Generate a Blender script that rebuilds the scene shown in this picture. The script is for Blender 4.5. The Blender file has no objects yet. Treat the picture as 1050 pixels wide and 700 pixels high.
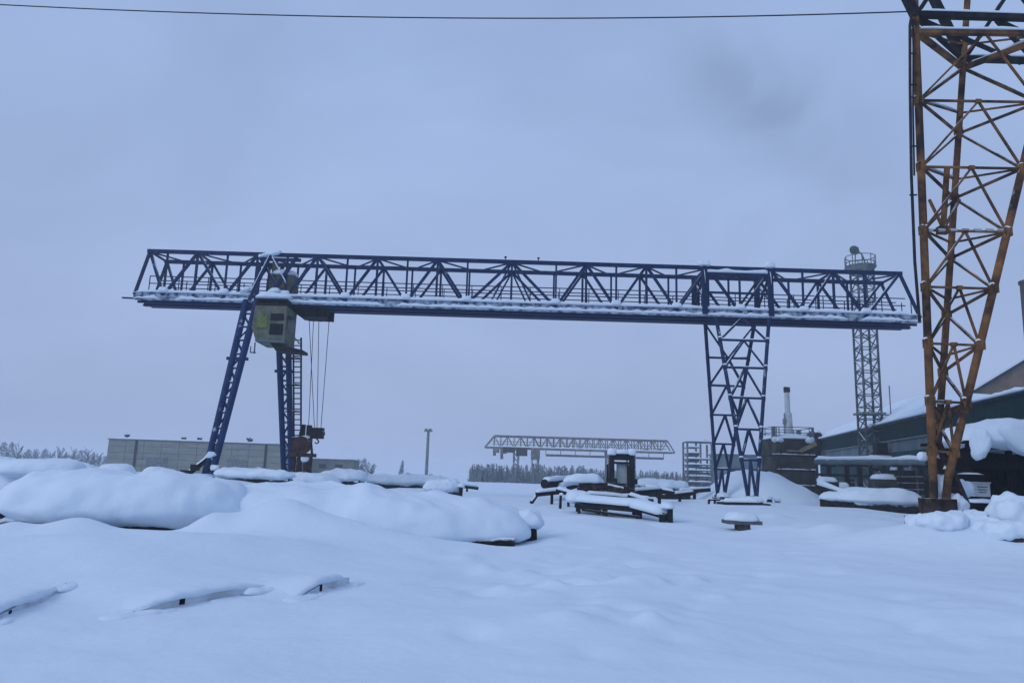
import bpy, math, random
from mathutils import Vector, Matrix, noise
R = math.radians
random.seed(7)
C = bpy.context.scene.collection
SC = bpy.context.scene

# ------------------------------------------------------------------ survey: photo pixel + distance -> world point
F, CX, CY, PITCH, ROLL, EYE = 764., 525., 350., math.atan(136/764.), 0.03, 1.7
def P(px, py, D):
    u, v = (px-CX)/F, (CY-py)/F
    c, s = math.cos(ROLL), math.sin(ROLL)
    u, v = c*u-s*v, s*u+c*v
    cp, sp = math.cos(PITCH), math.sin(PITCH)
    t = D/(cp-v*sp)
    return Vector((u*t, D, EYE+(sp+v*cp)*t))
def X(px, D):                       # x of a column of the photo at eye height
    p = 470+0.03*px
    return P(px, p, D).x
def Z(px, py, D): return P(px, py, D).z
def V(*a): return Vector(a)
def PZ(px, py, z):
    p = P(px, py, 1.); t = (z-EYE)/(p.z-EYE); return V(p.x*t, t, z)
def nz(x, y, z=0.0): return noise.noise(Vector((x, y, z)))

# ------------------------------------------------------------------ mesh builder
class MB:
    def __init__(s): s.v = []; s.f = []; s.sm = []; s.ch = []
    def add(s, vs, fs, smooth=False):
        b = len(s.v); s.v += [tuple(p) for p in vs]; s.ch.append((b, len(s.f)))
        for f in fs: s.f.append(tuple(i+b for i in f)); s.sm.append(smooth)
    def box(s, c, d, rz=0, m=None):
        c = Vector(c); M = m or Matrix.Rotation(rz, 3, 'Z')
        vs = [c + M @ Vector((x*d[0]/2, y*d[1]/2, z*d[2]/2)) for x in (-1, 1) for y in (-1, 1) for z in (-1, 1)]
        s.add(vs, [(0,1,3,2),(4,6,7,5),(0,4,5,1),(2,3,7,6),(0,2,6,4),(1,5,7,3)]); return s
    def bar(s, a, b, w, h=None, up=(0,0,1), ext=0):
        a, b = Vector(a), Vector(b); h = h or w
        d = (b-a); L = d.length
        if L < 1e-5: return s
        d /= L; u = Vector(up)
        if abs(d.dot(u)) > .97: u = Vector((0,1,0))
        x = d.cross(u).normalized(); y = x.cross(d)
        a = a-d*ext; b = b+d*ext
        vs = [p + x*(i*w/2) + y*(j*h/2) for p in (a, b) for i, j in ((-1,-1),(1,-1),(1,1),(-1,1))]
        s.add(vs, [(3,2,1,0),(4,5,6,7),(0,1,5,4),(1,2,6,5),(2,3,7,6),(3,0,4,7)]); return s
    def tube(s, a, b, r, r2=None, n=8, caps=True):
        a, b = Vector(a), Vector(b); r2 = r if r2 is None else r2
        d = (b-a).normalized(); u = Vector((0,0,1))
        if abs(d.dot(u)) > .97: u = Vector((0,1,0))
        x = d.cross(u).normalized(); y = x.cross(d)
        vs = []
        for p, rr in ((a, r), (b, r2)):
            for i in range(n):
                t = 2*math.pi*i/n; vs.append(p + x*(rr*math.cos(t)) + y*(rr*math.sin(t)))
        s.add(vs, [(i, (i+1) % n, n+(i+1) % n, n+i) for i in range(n)], True)
        if caps: s.add(vs, [tuple(range(n))[::-1], tuple(range(n, 2*n))])
        return s
    def path(s, pts, r, n=6):
        for a, b in zip(pts, pts[1:]): s.tube(a, b, r, n=n)
        return s
    def lathe(s, c, prof, n=16, axis=(0,0,1)):
        c = Vector(c); q = Vector((0,0,1)).rotation_difference(Vector(axis).normalized())
        vs = []
        for r, z in prof:
            for i in range(n):
                t = 2*math.pi*i/n; vs.append(c + q @ Vector((r*math.cos(t), r*math.sin(t), z)))
        fs = []
        for k in range(len(prof)-1):
            for i in range(n): fs.append((k*n+i, k*n+(i+1) % n, (k+1)*n+(i+1) % n, (k+1)*n+i))
        s.add(vs, fs, True)
        s.add(vs, [tuple(range(n))[::-1], tuple(range((len(prof)-1)*n, len(prof)*n))]); return s
    def poly(s, pts, d):            # extrude a flat outline by vector d
        n = len(pts); d = Vector(d); vs = [Vector(p) for p in pts]; vs += [p+d for p in vs]
        s.add(vs, [tuple(range(n))[::-1], tuple(range(n, 2*n))] + [(i, (i+1) % n, n+(i+1) % n, n+i) for i in range(n)]); return s
    def snow(s, a, b, w, h, seed=0, step=None, patch=0.0, sag=0.0):
        """a ridge of snow lying along the top of a bar from a to b; patch>0 leaves bare gaps"""
        a, b = Vector(a), Vector(b); L = (b-a).length
        step = step or max(.12, min(.5, w*.8)); n = max(3, int(L/step)); d = (b-a).normalized()
        x = d.cross(Vector((0,0,1)))
        if x.length < .05: return s
        x.normalize(); K = 8; vs = []; ok = []
        for i in range(n+1):
            t = i/n; p = a.lerp(b, t)
            e = min(1, math.sqrt(max(0, 1-(2*t-1)**2))*3.2+.02)
            m = nz(t*L*.55+seed*7.3, seed*3.1)
            q = 1.0 if patch == 0 else max(0.0, min(1.0, (m+.55-patch)*3.5))
            hh = h*e*(.78+.45*nz(t*L*.8/max(.3, w*2)+seed, 4.2, seed))*q; ww = w*(.93+.16*nz(t*L*1.3, seed+9.))*(.35+.65*e)*(.5+.5*q)
            ok.append(q > .03)
            for k in range(K):
                ang = math.pi*k/(K-1)
                cx_, sz = math.cos(ang), math.sin(ang)
                vs.append(p + x*(ww/2*math.copysign(abs(cx_)**.7, cx_)) + Vector((0, 0, hh*(sz**.75) - (sag*w if k in (0, K-1) else 0))))
        fs = []
        for i in range(n):
            if not (ok[i] or ok[i+1]): continue
            for k in range(K-1): fs.append((i*K+k, i*K+k+1, (i+1)*K+k+1, (i+1)*K+k))
            fs.append((i*K+K-1, i*K, (i+1)*K, (i+1)*K+K-1))
        fs += [tuple(range(K))[::-1], tuple(range(n*K, n*K+K))]
        s.add(vs, fs, True); return s
    def pillow(s, c, L, W, h, hb, rz=0, seed=0, amp=.08, ns=1.1, nu=72, nv=22, ex=3.2, tilt=0.0, bend=0.0, taper=0.0, arch=0.0):
        """an overhanging pad of snow: rounded-rectangle plan, domed top, tucked-in underside"""
        c = Vector(c); cr, sr = math.cos(rz), math.sin(rz); vs = []
        for j in range(nv+1):
            t = -math.pi/2 + math.pi*j/nv
            r = max(.001, math.cos(t))**(.45 if t > 0 else .6)
            zz = (h*abs(math.sin(t))**1.15 if t > 0 else -hb*abs(math.sin(t))**1.1)
            for i in range(nu):
                a = 2*math.pi*i/nu; ca, sa = math.cos(a), math.sin(a)
                k = (abs(ca)**ex+abs(sa)**ex)**(-1/ex)
                lx, ly = L/2*r*k*ca, W/2*r*k*sa
                ly *= 1-taper*lx/(L/2)
                g = amp*(nz(lx/ns+seed*5.1, ly/ns+seed, zz/ns)+.5*nz(lx*2.3/ns, ly*2.3/ns+seed*3, zz*2/ns+seed)+.2*nz(lx*5.1/ns, ly*5.1/ns+seed, zz*5/ns))
                q = Vector((lx/(L/2), ly/(W/2), zz/max(h, .1)))
                if q.length > 0: q.normalize()
                lx += q.x*g; ly += q.y*g + bend*(lx/(L/2))**2; z2 = zz+q.z*g*1.3 + tilt*lx - arch*(lx/(L/2))**2
                vs.append(c + Vector((lx*cr-ly*sr, lx*sr+ly*cr, z2)))
        fs = [(j*nu+i, j*nu+(i+1) % nu, (j+1)*nu+(i+1) % nu, (j+1)*nu+i) for j in range(nv) for i in range(nu)]
        s.add(vs, fs, True); return s
    def build(s, name, mat, parent=None, kind=None, label=None, cat=None, group=None):
        if parent and name in ('snow_layer', 'gusset_plate') and len(s.ch) > 1:     # every patch of snow, every plate is a part
            ch = s.ch+[(len(s.v), len(s.f))]; r = None
            for (v0, f0), (v1, f1) in zip(ch, ch[1:]):
                if f1 == f0: continue
                p = MB(); p.v = s.v[v0:v1]; p.f = [tuple(i-v0 for i in f) for f in s.f[f0:f1]]; p.sm = s.sm[f0:f1]; p.ch = [(0, 0)]
                r = p.build(name, mat, parent)
            return r
        off = ORG.get(parent.name, Vector((0,0,0))) if parent else Vector((0,0,0))
        if parent is None and cat:      # a thing that is one mesh: origin at its base
            xs, ys, zs = zip(*s.v); off = Vector((sum(xs)/len(xs), sum(ys)/len(ys), min(zs)))
        me = bpy.data.meshes.new(name)
        me.from_pydata([tuple(Vector(p)-off) for p in s.v], [], s.f); me.update()
        me.polygons.foreach_set('use_smooth', s.sm)
        me.materials.append(mat)
        o = bpy.data.objects.new(name, me); C.objects.link(o)
        if parent: o.parent = parent; ORG[o.name] = off
        else: o.location = off; ORG[o.name] = off
        if kind: o['kind'] = kind
        if label: o['label'] = label
        if cat: o['category'] = cat; o['kind'] = kind or 'thing'
        if group: o['group'] = group
        return o
ORG = {}
def thing(name, label, cat, loc, group=None):
    o = bpy.data.objects.new(name, None); C.objects.link(o); o.location = loc; o.empty_display_size = .3
    o['label'] = label; o['category'] = cat; o['kind'] = 'thing'
    if group: o['group'] = group
    ORG[o.name] = Vector(loc); return o
def copy_thing(src, loc, label, rz=0, sc=None, group=None):
    c = src.copy(); C.objects.link(c); c.location = loc; c.rotation_euler = (0, 0, rz); c['label'] = label
    if sc: c.scale = sc
    if group: c['group'] = group
    for ch in list(src.children):
        d = ch.copy(); C.objects.link(d); d.parent = c
    return c

# ------------------------------------------------------------------ materials
def mat(name, col, col2=None, rough=.7, scale=3., metal=0., bump=0., frost=0., thr=(.42, .62), det=6., stretch=None, spec=.08, wave=None):
    m = bpy.data.materials.new(name); m.use_nodes = True; nt = m.node_tree; N = nt.nodes; Lk = nt.links
    b = N['Principled BSDF']; b.inputs['Roughness'].default_value = rough; b.inputs['Metallic'].default_value = metal
    b.inputs['Specular IOR Level'].default_value = spec
    tc = N.new('ShaderNodeTexCoord'); mp = N.new('ShaderNodeMapping'); Lk.new(tc.outputs['Object'], mp.inputs['Vector'])
    if stretch: mp.inputs['Scale'].default_value = stretch
    n = N.new('ShaderNodeTexNoise'); n.inputs['Scale'].default_value = scale; n.inputs['Detail'].default_value = det; n.inputs['Roughness'].default_value = .62
    Lk.new(mp.outputs['Vector'], n.inputs['Vector'])
    cr = N.new('ShaderNodeValToRGB'); cr.color_ramp.elements[0].position, cr.color_ramp.elements[1].position = thr
    cr.color_ramp.elements[0].color = (*col, 1); cr.color_ramp.elements[1].color = (*(col2 or col), 1)
    Lk.new(n.outputs['Fac'], cr.inputs['Fac']); out = cr.outputs['Color']
    if frost > 0:                   # rime and dusted snow on what faces up
        g = N.new('ShaderNodeNewGeometry'); sx = N.new('ShaderNodeSeparateXYZ'); Lk.new(g.outputs['Normal'], sx.inputs['Vector'])
        n2 = N.new('ShaderNodeTexNoise'); n2.inputs['Scale'].default_value = 1.7; n2.inputs['Detail'].default_value = 5
        Lk.new(tc.outputs['Object'], n2.inputs['Vector'])
        a = N.new('ShaderNodeMath'); a.operation = 'MULTIPLY_ADD'; a.inputs[1].default_value = .75; Lk.new(sx.outputs['Z'], a.inputs[0]); Lk.new(n2.outputs['Fac'], a.inputs[2])
        mr = N.new('ShaderNodeMapRange'); mr.inputs['From Min'].default_value = 1.0-frost*.55; mr.inputs['From Max'].default_value = 1.25-frost*.55; Lk.new(a.outputs[0], mr.inputs['Value'])
        mx = N.new('ShaderNodeMix'); mx.data_type = 'RGBA'; Lk.new(mr.outputs['Result'], mx.inputs['Factor']); Lk.new(out, mx.inputs['A']); mx.inputs['B'].default_value = (*SNOWC, 1)
        out = mx.outputs['Result']
    Lk.new(out, b.inputs['Base Color'])
    if bump:
        bp = N.new('ShaderNodeBump'); bp.inputs['Strength'].default_value = bump; bp.inputs['Distance'].default_value = .03
        if wave:
            w = N.new('ShaderNodeTexWave'); w.inputs['Scale'].default_value = wave; w.bands_direction = 'X'
            Lk.new(mp.outputs['Vector'], w.inputs['Vector']); Lk.new(w.outputs['Fac'], bp.inputs['Height'])
        else: Lk.new(n.outputs['Fac'], bp.inputs['Height'])
        Lk.new(bp.outputs['Normal'], b.inputs['Normal'])
    return m
SNOWC = (.665, .765, .86)
def snow_mat():
    m = bpy.data.materials.new('snow'); m.use_nodes = True; nt = m.node_tree; N = nt.nodes; Lk = nt.links
    b = N['Principled BSDF']; b.inputs['Roughness'].default_value = .75; b.inputs['Specular IOR Level'].default_value = .15
    tc = N.new('ShaderNodeNewGeometry')
    a = N.new('ShaderNodeTexNoise'); a.inputs['Scale'].default_value = .45; a.inputs['Detail'].default_value = 4
    c = N.new('ShaderNodeTexNoise'); c.inputs['Scale'].default_value = 9.; c.inputs['Detail'].default_value = 8
    for q in (a, c): Lk.new(tc.outputs['Position'], q.inputs['Vector'])
    r = N.new('ShaderNodeValToRGB'); r.color_ramp.elements[0].color = (*[x*.96 for x in SNOWC], 1); r.color_ramp.elements[1].color = (*[min(1, x*1.03) for x in SNOWC], 1)
    Lk.new(a.outputs['Fac'], r.inputs['Fac']); Lk.new(r.outputs['Color'], b.inputs['Base Color'])
    b1 = N.new('ShaderNodeBump'); b1.inputs['Strength'].default_value = .55; b1.inputs['Distance'].default_value = .25; Lk.new(a.outputs['Fac'], b1.inputs['Height'])
    b2 = N.new('ShaderNodeBump'); b2.inputs['Strength'].default_value = .25; b2.inputs['Distance'].default_value = .035; Lk.new(c.outputs['Fac'], b2.inputs['Height']); Lk.new(b1.outputs['Normal'], b2.inputs['Normal'])
    Lk.new(b2.outputs['Normal'], b.inputs['Normal'])
    return m
SNOW = snow_mat()
BLUE = mat('blue_paint', (.003, .014, .058), (.006, .026, .10), .55, 2.5, frost=.34, spec=.15)
BLUEG = mat('blue_paint_girder', (.003, .014, .058), (.008, .028, .10), .55, 2.5, frost=.6, spec=.15)
BLUEB = mat('blue_paint_leg', (.002, .019, .080), (.005, .033, .125), .6, 2.0, frost=.12, spec=.15)
FROSTB = mat('frosted_blue_paint', (.010, .03, .09), (.34, .42, .52), .8, 2.6, frost=.8, thr=(.36, .58))
ORANGE = mat('rusted_orange_paint', (.034, .023, .018), (.28, .13, .048), .8, 1.1, frost=.25, thr=(.40, .70), bump=.2)
OCHRE = mat('ochre_gusset_paint', (.07, .035, .016), (.21, .11, .035), .7, 3., frost=.15)
DKSTEEL = mat('dark_steel', (.006, .007, .010), (.022, .020, .021), .7, 3., frost=.4, spec=.12)
GREYST = mat('grey_steel', (.10, .12, .13), (.19, .21, .22), .6, 2., frost=.6)
RUST = mat('rusty_iron', (.018, .012, .011), (.075, .046, .038), .85, 3., frost=.4, bump=.3, spec=.1)
FARST = mat('haze_paled_weathered_steel', (.09, .085, .085), (.20, .18, .17), .9, 1., frost=.5)  # base colour lightened to stand in for haze on the far crane
CABIN = mat('olive_grey_panel', (.085, .10, .075), (.15, .165, .125), .7, 2., frost=.3, spec=.1)
GREENP = mat('green_yellow_panel', (.10, .14, .04), (.17, .20, .07), .6, 3.)
GLASS = mat('dark_window_glass', (.006, .009, .012), (.012, .016, .02), .3, 1., spec=.1)
BARK = mat('dark_log_bark', (.008, .006, .006), (.028, .021, .017), .9, 6., frost=.35, bump=.6, stretch=(1, 1, 1))
LOGEND = mat('sawn_log_end', (.012, .010, .009), (.035, .027, .022), .9, 9.)
SLAB = mat('concrete_slab', (.46, .49, .53), (.62, .67, .72), .9, 2.5, frost=.45, bump=.4)
CONC = mat('pale_concrete_panel', (.17, .185, .16), (.26, .275, .245), .9, .9, frost=.2, stretch=(.4, .4, 1.6), thr=(.3, .7))
TEAL = mat('dark_teal_cladding', (.001, .018, .019), (.003, .030, .029), .8, .8, frost=0, bump=.35, wave=2.2)
PALE = mat('grey_wall_sheet', (.085, .125, .15), (.14, .185, .21), .7, .7, frost=.2, stretch=(1, 1, .3))
BROWN = mat('brown_metal_siding', (.13, .085, .06), (.19, .13, .095), .7, .6, bump=.4, wave=3.)
TANK = mat('brown_grey_corrugated_sheet', (.030, .033, .030), (.07, .068, .056), .8, .9, frost=.25, bump=.6, wave=4.)
BOARD = mat('near_black_boards', (.003, .003, .005), (.012, .011, .012), .9, 3., frost=.1, stretch=(6, 6, .6), spec=.05)  # one near-black tone for shed, bench and crate
PGREY = mat('pale_grey_box', (.30, .35, .38), (.40, .44, .46), .7, 2.)
BRICK = mat('dark_chimney_brick', (.035, .03, .032), (.07, .055, .05), .9, 3.)
PSTACK = mat('pale_steel_stack', (.34, .38, .42), (.46, .50, .54), .6, 1.)
WIRE = mat('black_cable', (.012, .014, .02), (.03, .03, .035), .6, 3.)
CONIF = mat('frosted_needles', (.05, .07, .08), (.17, .21, .25), .9, 1.4, frost=.25, thr=(.35, .8))
TWIG = mat('frosted_twigs', (.05, .055, .06), (.18, .21, .25), .9, 1.5, frost=.4)
TRUNK = mat('tree_bark', (.04, .033, .03), (.09, .075, .065), .9, 4.)

# ------------------------------------------------------------------ world, sun, camera, air
w = bpy.data.worlds.new('World'); SC.world = w; w.use_nodes = True
N = w.node_tree.nodes; Lk = w.node_tree.links; bg = N['Background']; bg.inputs['Strength'].default_value = .1
SUN_EL, SUN_AZ = 32., 232.
sky = N.new('ShaderNodeTexSky'); sky.sky_type = 'NISHITA'; sky.sun_disc = False; sky.sun_elevation = R(SUN_EL); sky.sun_rotation = R(SUN_AZ)
sky.air_density = 1.4; sky.dust_density = 4.
tc = N.new('ShaderNodeTexCoord'); mp = N.new('ShaderNodeMapping'); mp.inputs['Scale'].default_value = (1, 1, 1.9)
n1 = N.new('ShaderNodeTexNoise'); n1.inputs['Scale'].default_value = 2.1; n1.inputs['Detail'].default_value = 4; n1.inputs['Distortion'].default_value = .5
Lk.new(tc.outputs['Generated'], mp.inputs['Vector']); Lk.new(mp.outputs['Vector'], n1.inputs['Vector'])
cl = N.new('ShaderNodeValToRGB')       # overcast cloud deck, soft and uneven
cl.color_ramp.elements[0].position = .3; cl.color_ramp.elements[1].position = .72
cl.color_ramp.elements[0].color = (3.32, 4.42, 7.1, 1); cl.color_ramp.elements[1].color = (4.15, 5.5, 8.7, 1)
Lk.new(n1.outputs['Fac'], cl.inputs['Fac'])
mx = N.new('ShaderNodeMix'); mx.data_type = 'RGBA'; mx.inputs['Factor'].default_value = .9
Lk.new(sky.outputs['Color'], mx.inputs['A']); Lk.new(cl.outputs['Color'], mx.inputs['B']); 
sz = N.new('ShaderNodeSeparateXYZ'); Lk.new(tc.outputs['Generated'], sz.inputs['Vector'])
er = N.new('ShaderNodeValToRGB'); er.color_ramp.elements[0].color = (1.0, .955, .94, 1); er.color_ramp.elements[1].color = (.97, 1, 1, 1)
er.color_ramp.elements[0].position = .02; er.color_ramp.elements[1].position = .5; Lk.new(sz.outputs['Z'], er.inputs['Fac'])
m2 = N.new('ShaderNodeMix'); m2.data_type = 'RGBA'; m2.blend_type = 'MULTIPLY'; m2.inputs['Factor'].default_value = 1
Lk.new(mx.outputs['Result'], m2.inputs['A']); Lk.new(er.outputs['Color'], m2.inputs['B']); Lk.new(m2.outputs['Result'], bg.inputs['Color'])

sl = bpy.data.lights.new('sun', 'SUN'); sl.energy = .85; sl.angle = R(30); sl.color = (.9, .95, 1)
so = bpy.data.objects.new('sun', sl); C.objects.link(so)
az = R(SUN_AZ); el = R(SUN_EL)
so.rotation_euler = (-Vector((math.sin(az)*math.cos(el), math.cos(az)*math.cos(el), math.sin(el)))).to_track_quat('-Z', 'Y').to_euler()

cam = bpy.data.cameras.new('camera'); co = bpy.data.objects.new('camera', cam); C.objects.link(co); SC.camera = co
cam.sensor_fit = 'HORIZONTAL'; cam.sensor_width = 36; cam.lens = 36*F/1050; cam.clip_start = .05; cam.clip_end = 6000
rx, up, fw = V(1,0,0), V(0,-math.sin(PITCH),math.cos(PITCH)), V(0,math.cos(PITCH),math.sin(PITCH))
c_, s_ = math.cos(ROLL), math.sin(ROLL)
rr, uu = rx*c_+up*s_, up*c_-rx*s_
M = Matrix(((rr.x, uu.x, -fw.x, 0), (rr.y, uu.y, -fw.y, 0), (rr.z, uu.z, -fw.z, EYE), (0,0,0,1)))
co.matrix_world = M

vs = SC.view_settings; SC.display_settings.display_device = 'sRGB'
vs.view_transform = 'Standard'; vs.look = 'None'; vs.exposure = -.02; vs.gamma = 1; vs.use_curve_mapping = False
cy = SC.cycles; cy.use_denoising = True; cy.max_bounces = 5; cy.diffuse_bounces = 3; cy.volume_bounces = 1; cy.caustics_reflective = False; cy.caustics_refractive = False
cy.use_adaptive_sampling = True; cy.adaptive_threshold = .02

hz = bpy.data.materials.new('winter_haze'); hz.use_nodes = True; hn = hz.node_tree.nodes
hn.remove(hn['Principled BSDF']); pv = hn.new('ShaderNodeVolumePrincipled')
pv.inputs['Color'].default_value = (.86, .90, .96, 1); pv.inputs['Density'].default_value = .001; pv.inputs['Anisotropy'].default_value = .1
hz.node_tree.links.new(pv.outputs['Volume'], hn['Material Output'].inputs['Volume'])
hb = MB().box((0, 700, 12.0), (3400, 1640, 28)); ho = hb.build('haze', hz, kind='stuff')

# ------------------------------------------------------------------ ground: one snow sheet out to the horizon
BUMPS = []                           # (x, y, sx, sy, rot, height)
def bump(px, D, sx, sy, h, rot=0): BUMPS.append((X(px, D), D, sx, sy, rot, h))
def ground_z(x, y):
    d = math.hypot(x, y)
    z = .11*nz(x*.11, y*.11, 1.)+.07*nz(x*.35, y*.35, 5.)
    if d < 60: z += .034*nz(x*1.0, y*1.0, 9.)+.016*nz(x*2.7, y*2.7, 2.)*(.5+nz(x*.3, y*.3, 7.)) + .03*max(0, .25-abs(nz(x*.45+y*.2, y*.8, 12.)))
    for c, u, n, hl, h in SCARPS:
        dx, dy = x-c.x, y-c.y; a, b = (dx*u.x+dy*u.y)/hl, dx*n.x+dy*n.y
        if abs(a) > 1.6 or not -.3 < b < 5: continue
        t = max(0, min(1, (b+.12)/.24)); z += h*t*t*(3-2*t)*math.exp(-max(0, b)/1.8)*math.exp(-abs(a/.92)**4)
    for bx, by, sx, sy, r, h in BUMPS:
        dx, dy = x-bx, y-by
        if abs(dx) > 3.2*max(sx, sy) or abs(dy) > 3.2*max(sx, sy): continue
        if r: dx, dy = dx*math.cos(r)+dy*math.sin(r), -dx*math.sin(r)+dy*math.cos(r)
        z += h*math.exp(-(dx/sx)**2-(dy/sy)**2)
    if d > 90: z += .35*nz(x*.02, y*.02, 3.)*min(1, (d-90)/100)
    return z
# banked-up snow
bump(240, 14.0, 2.8, 1.7, .40, .2); bump(40, 12.5, 3.2, 1.6, .36); bump(290, 18.3, 1.3, 1.5, .85); bump(345, 17.4, 1.7, 1.3, .45); bump(430, 16.6, 3.0, 1.2, .22)
bump(86, 16.9, .85, .8, .42); bump(158, 16.9, 1.3, .5, .20); bump(18, 16.8, .6, .5, .12); bump(222, 17.2, .45, .6, .30); bump(20, 16.6, .45, .5, .16); bump(150, 15.6, 2.2, .8, .12)
SCARPS = []                          # low ledges of snow over the buried slabs: (centre, along, back, half length, height)
def scarp(p, q, h): d = (q-p); L = d.length; d /= L; SCARPS.append(((p+q)/2, d, V(-d.y, d.x, 0), L/2, h))
bump(950, 20.0, 2.6, 1.5, .50); bump(1060, 19.6, 2.2, 1.6, .55); bump(1010, 24., 6, 3., .55)
bump(757, 48, 6, 10, .42); bump(640, 38, 6, 4, .35); bump(570, 44, 4, 4, .35)
bump(330, 44, 6, 4, .45); bump(215, 40, 5, 3, .55); bump(430, 52, 6, 3, .55); bump(120, 40, 12, 8, .4)
bump(880, 44, 4, 3, .2); bump(600, 22, 2.5, 3, .22); bump(700, 12, 3, 1.6, .08, .4); bump(900, 11, 2.6, 1.3, .09, -.3)
bump(845, 24, 4.5, 1.0, .10, .15); bump(560, 9, 2.2, 1.2, .12, .3)
for k in range(26):                  # half-filled footprints and wind hollows across the yard
    t = k/25; fx, fy = 1.0+t*9+.25*math.sin(k*2.1), 7.5+t*17
    BUMPS.append((fx+(.17 if k % 2 else -.17), fy, .16, .20, 0, -.045-.02*random.random()))
for k in range(70):                  # trampled patch between the long mound and the yard
    a_, b_ = random.gauss(0, 1), random.gauss(0, 1)
    BUMPS.append((1.2+a_*1.1+b_*.3, 13.5+b_*2.6, .13+.2*random.random(), .13+.16*random.random(), random.random()*3, random.choice((-.08, -.06, .06, .08))))
for k in range(40):
    BUMPS.append((random.uniform(2, 12), random.uniform(8, 24), .15+.3*random.random(), .15+.2*random.random(), random.random()*3, random.uniform(-.05, .05)))
for k in range(14): BUMPS.append((5.0+random.random()*4.2, 8.6+random.random()*3.2, .22+.2*random.random(), .2, random.random(), -.05))
bump(958, 20.9, .9, .7, .22); bump(985, 20.6, 1.2, .6, .15)
for k in range(60):                  # half-buried unevenness across the middle of the yard
    D_ = random.uniform(19, 46); bump(random.uniform(560, 930), D_, random.uniform(.4, 1.6), random.uniform(.4, 1.2), random.uniform(.04, .16), random.uniform(-.5, .5))
bump(760, 26.3, 1.7, 1.5, min(0, .03-ground_z(X(760, 26.3), 26.3)))
def on_ground(px, py):               # where the line of sight meets the snow
    d = P(px, py, 1.)-V(0, 0, EYE); t = 4.
    while t < 60 and EYE+d.z*t > ground_z(d.x*t, t): t += .02
    return V(d.x*t, t, EYE+d.z*t)
EDGES = [(on_ground(a, b), on_ground(c, e), h) for a, b, c, e, h in ((133, 628, 266, 606, .105), (303, 612, 354, 598, .115), (-42, 652, 60, 602, .075))]
for p_, q_, h_ in EDGES: scarp(p_, q_, h_+.04)
def ground():
    m = MB(); rows = []; y = -40.
    ys = [-60, -30, -12, -4, 0, 2]; yy = 2.6
    while yy < 2400: ys.append(yy); yy += max(.06, yy*.0095 if yy < 70 else yy*.04)
    nx = 340
    for y in ys:
        half = 1.15*max(y, 0)+9
        if y > 70: half = 1.15*70+9+(y-70)*1.25
        for i in range(nx+1):
            u = 2*i/nx-1; x = u*half
            m.v.append((x, y, ground_z(x, y)))
    W = nx+1
    for j in range(len(ys)-1):
        for i in range(nx):
            m.f.append((j*W+i, j*W+i+1, (j+1)*W+i+1, (j+1)*W+i)); m.sm.append(True)
    m.build('snow_ground', SNOW, kind='structure')

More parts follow.
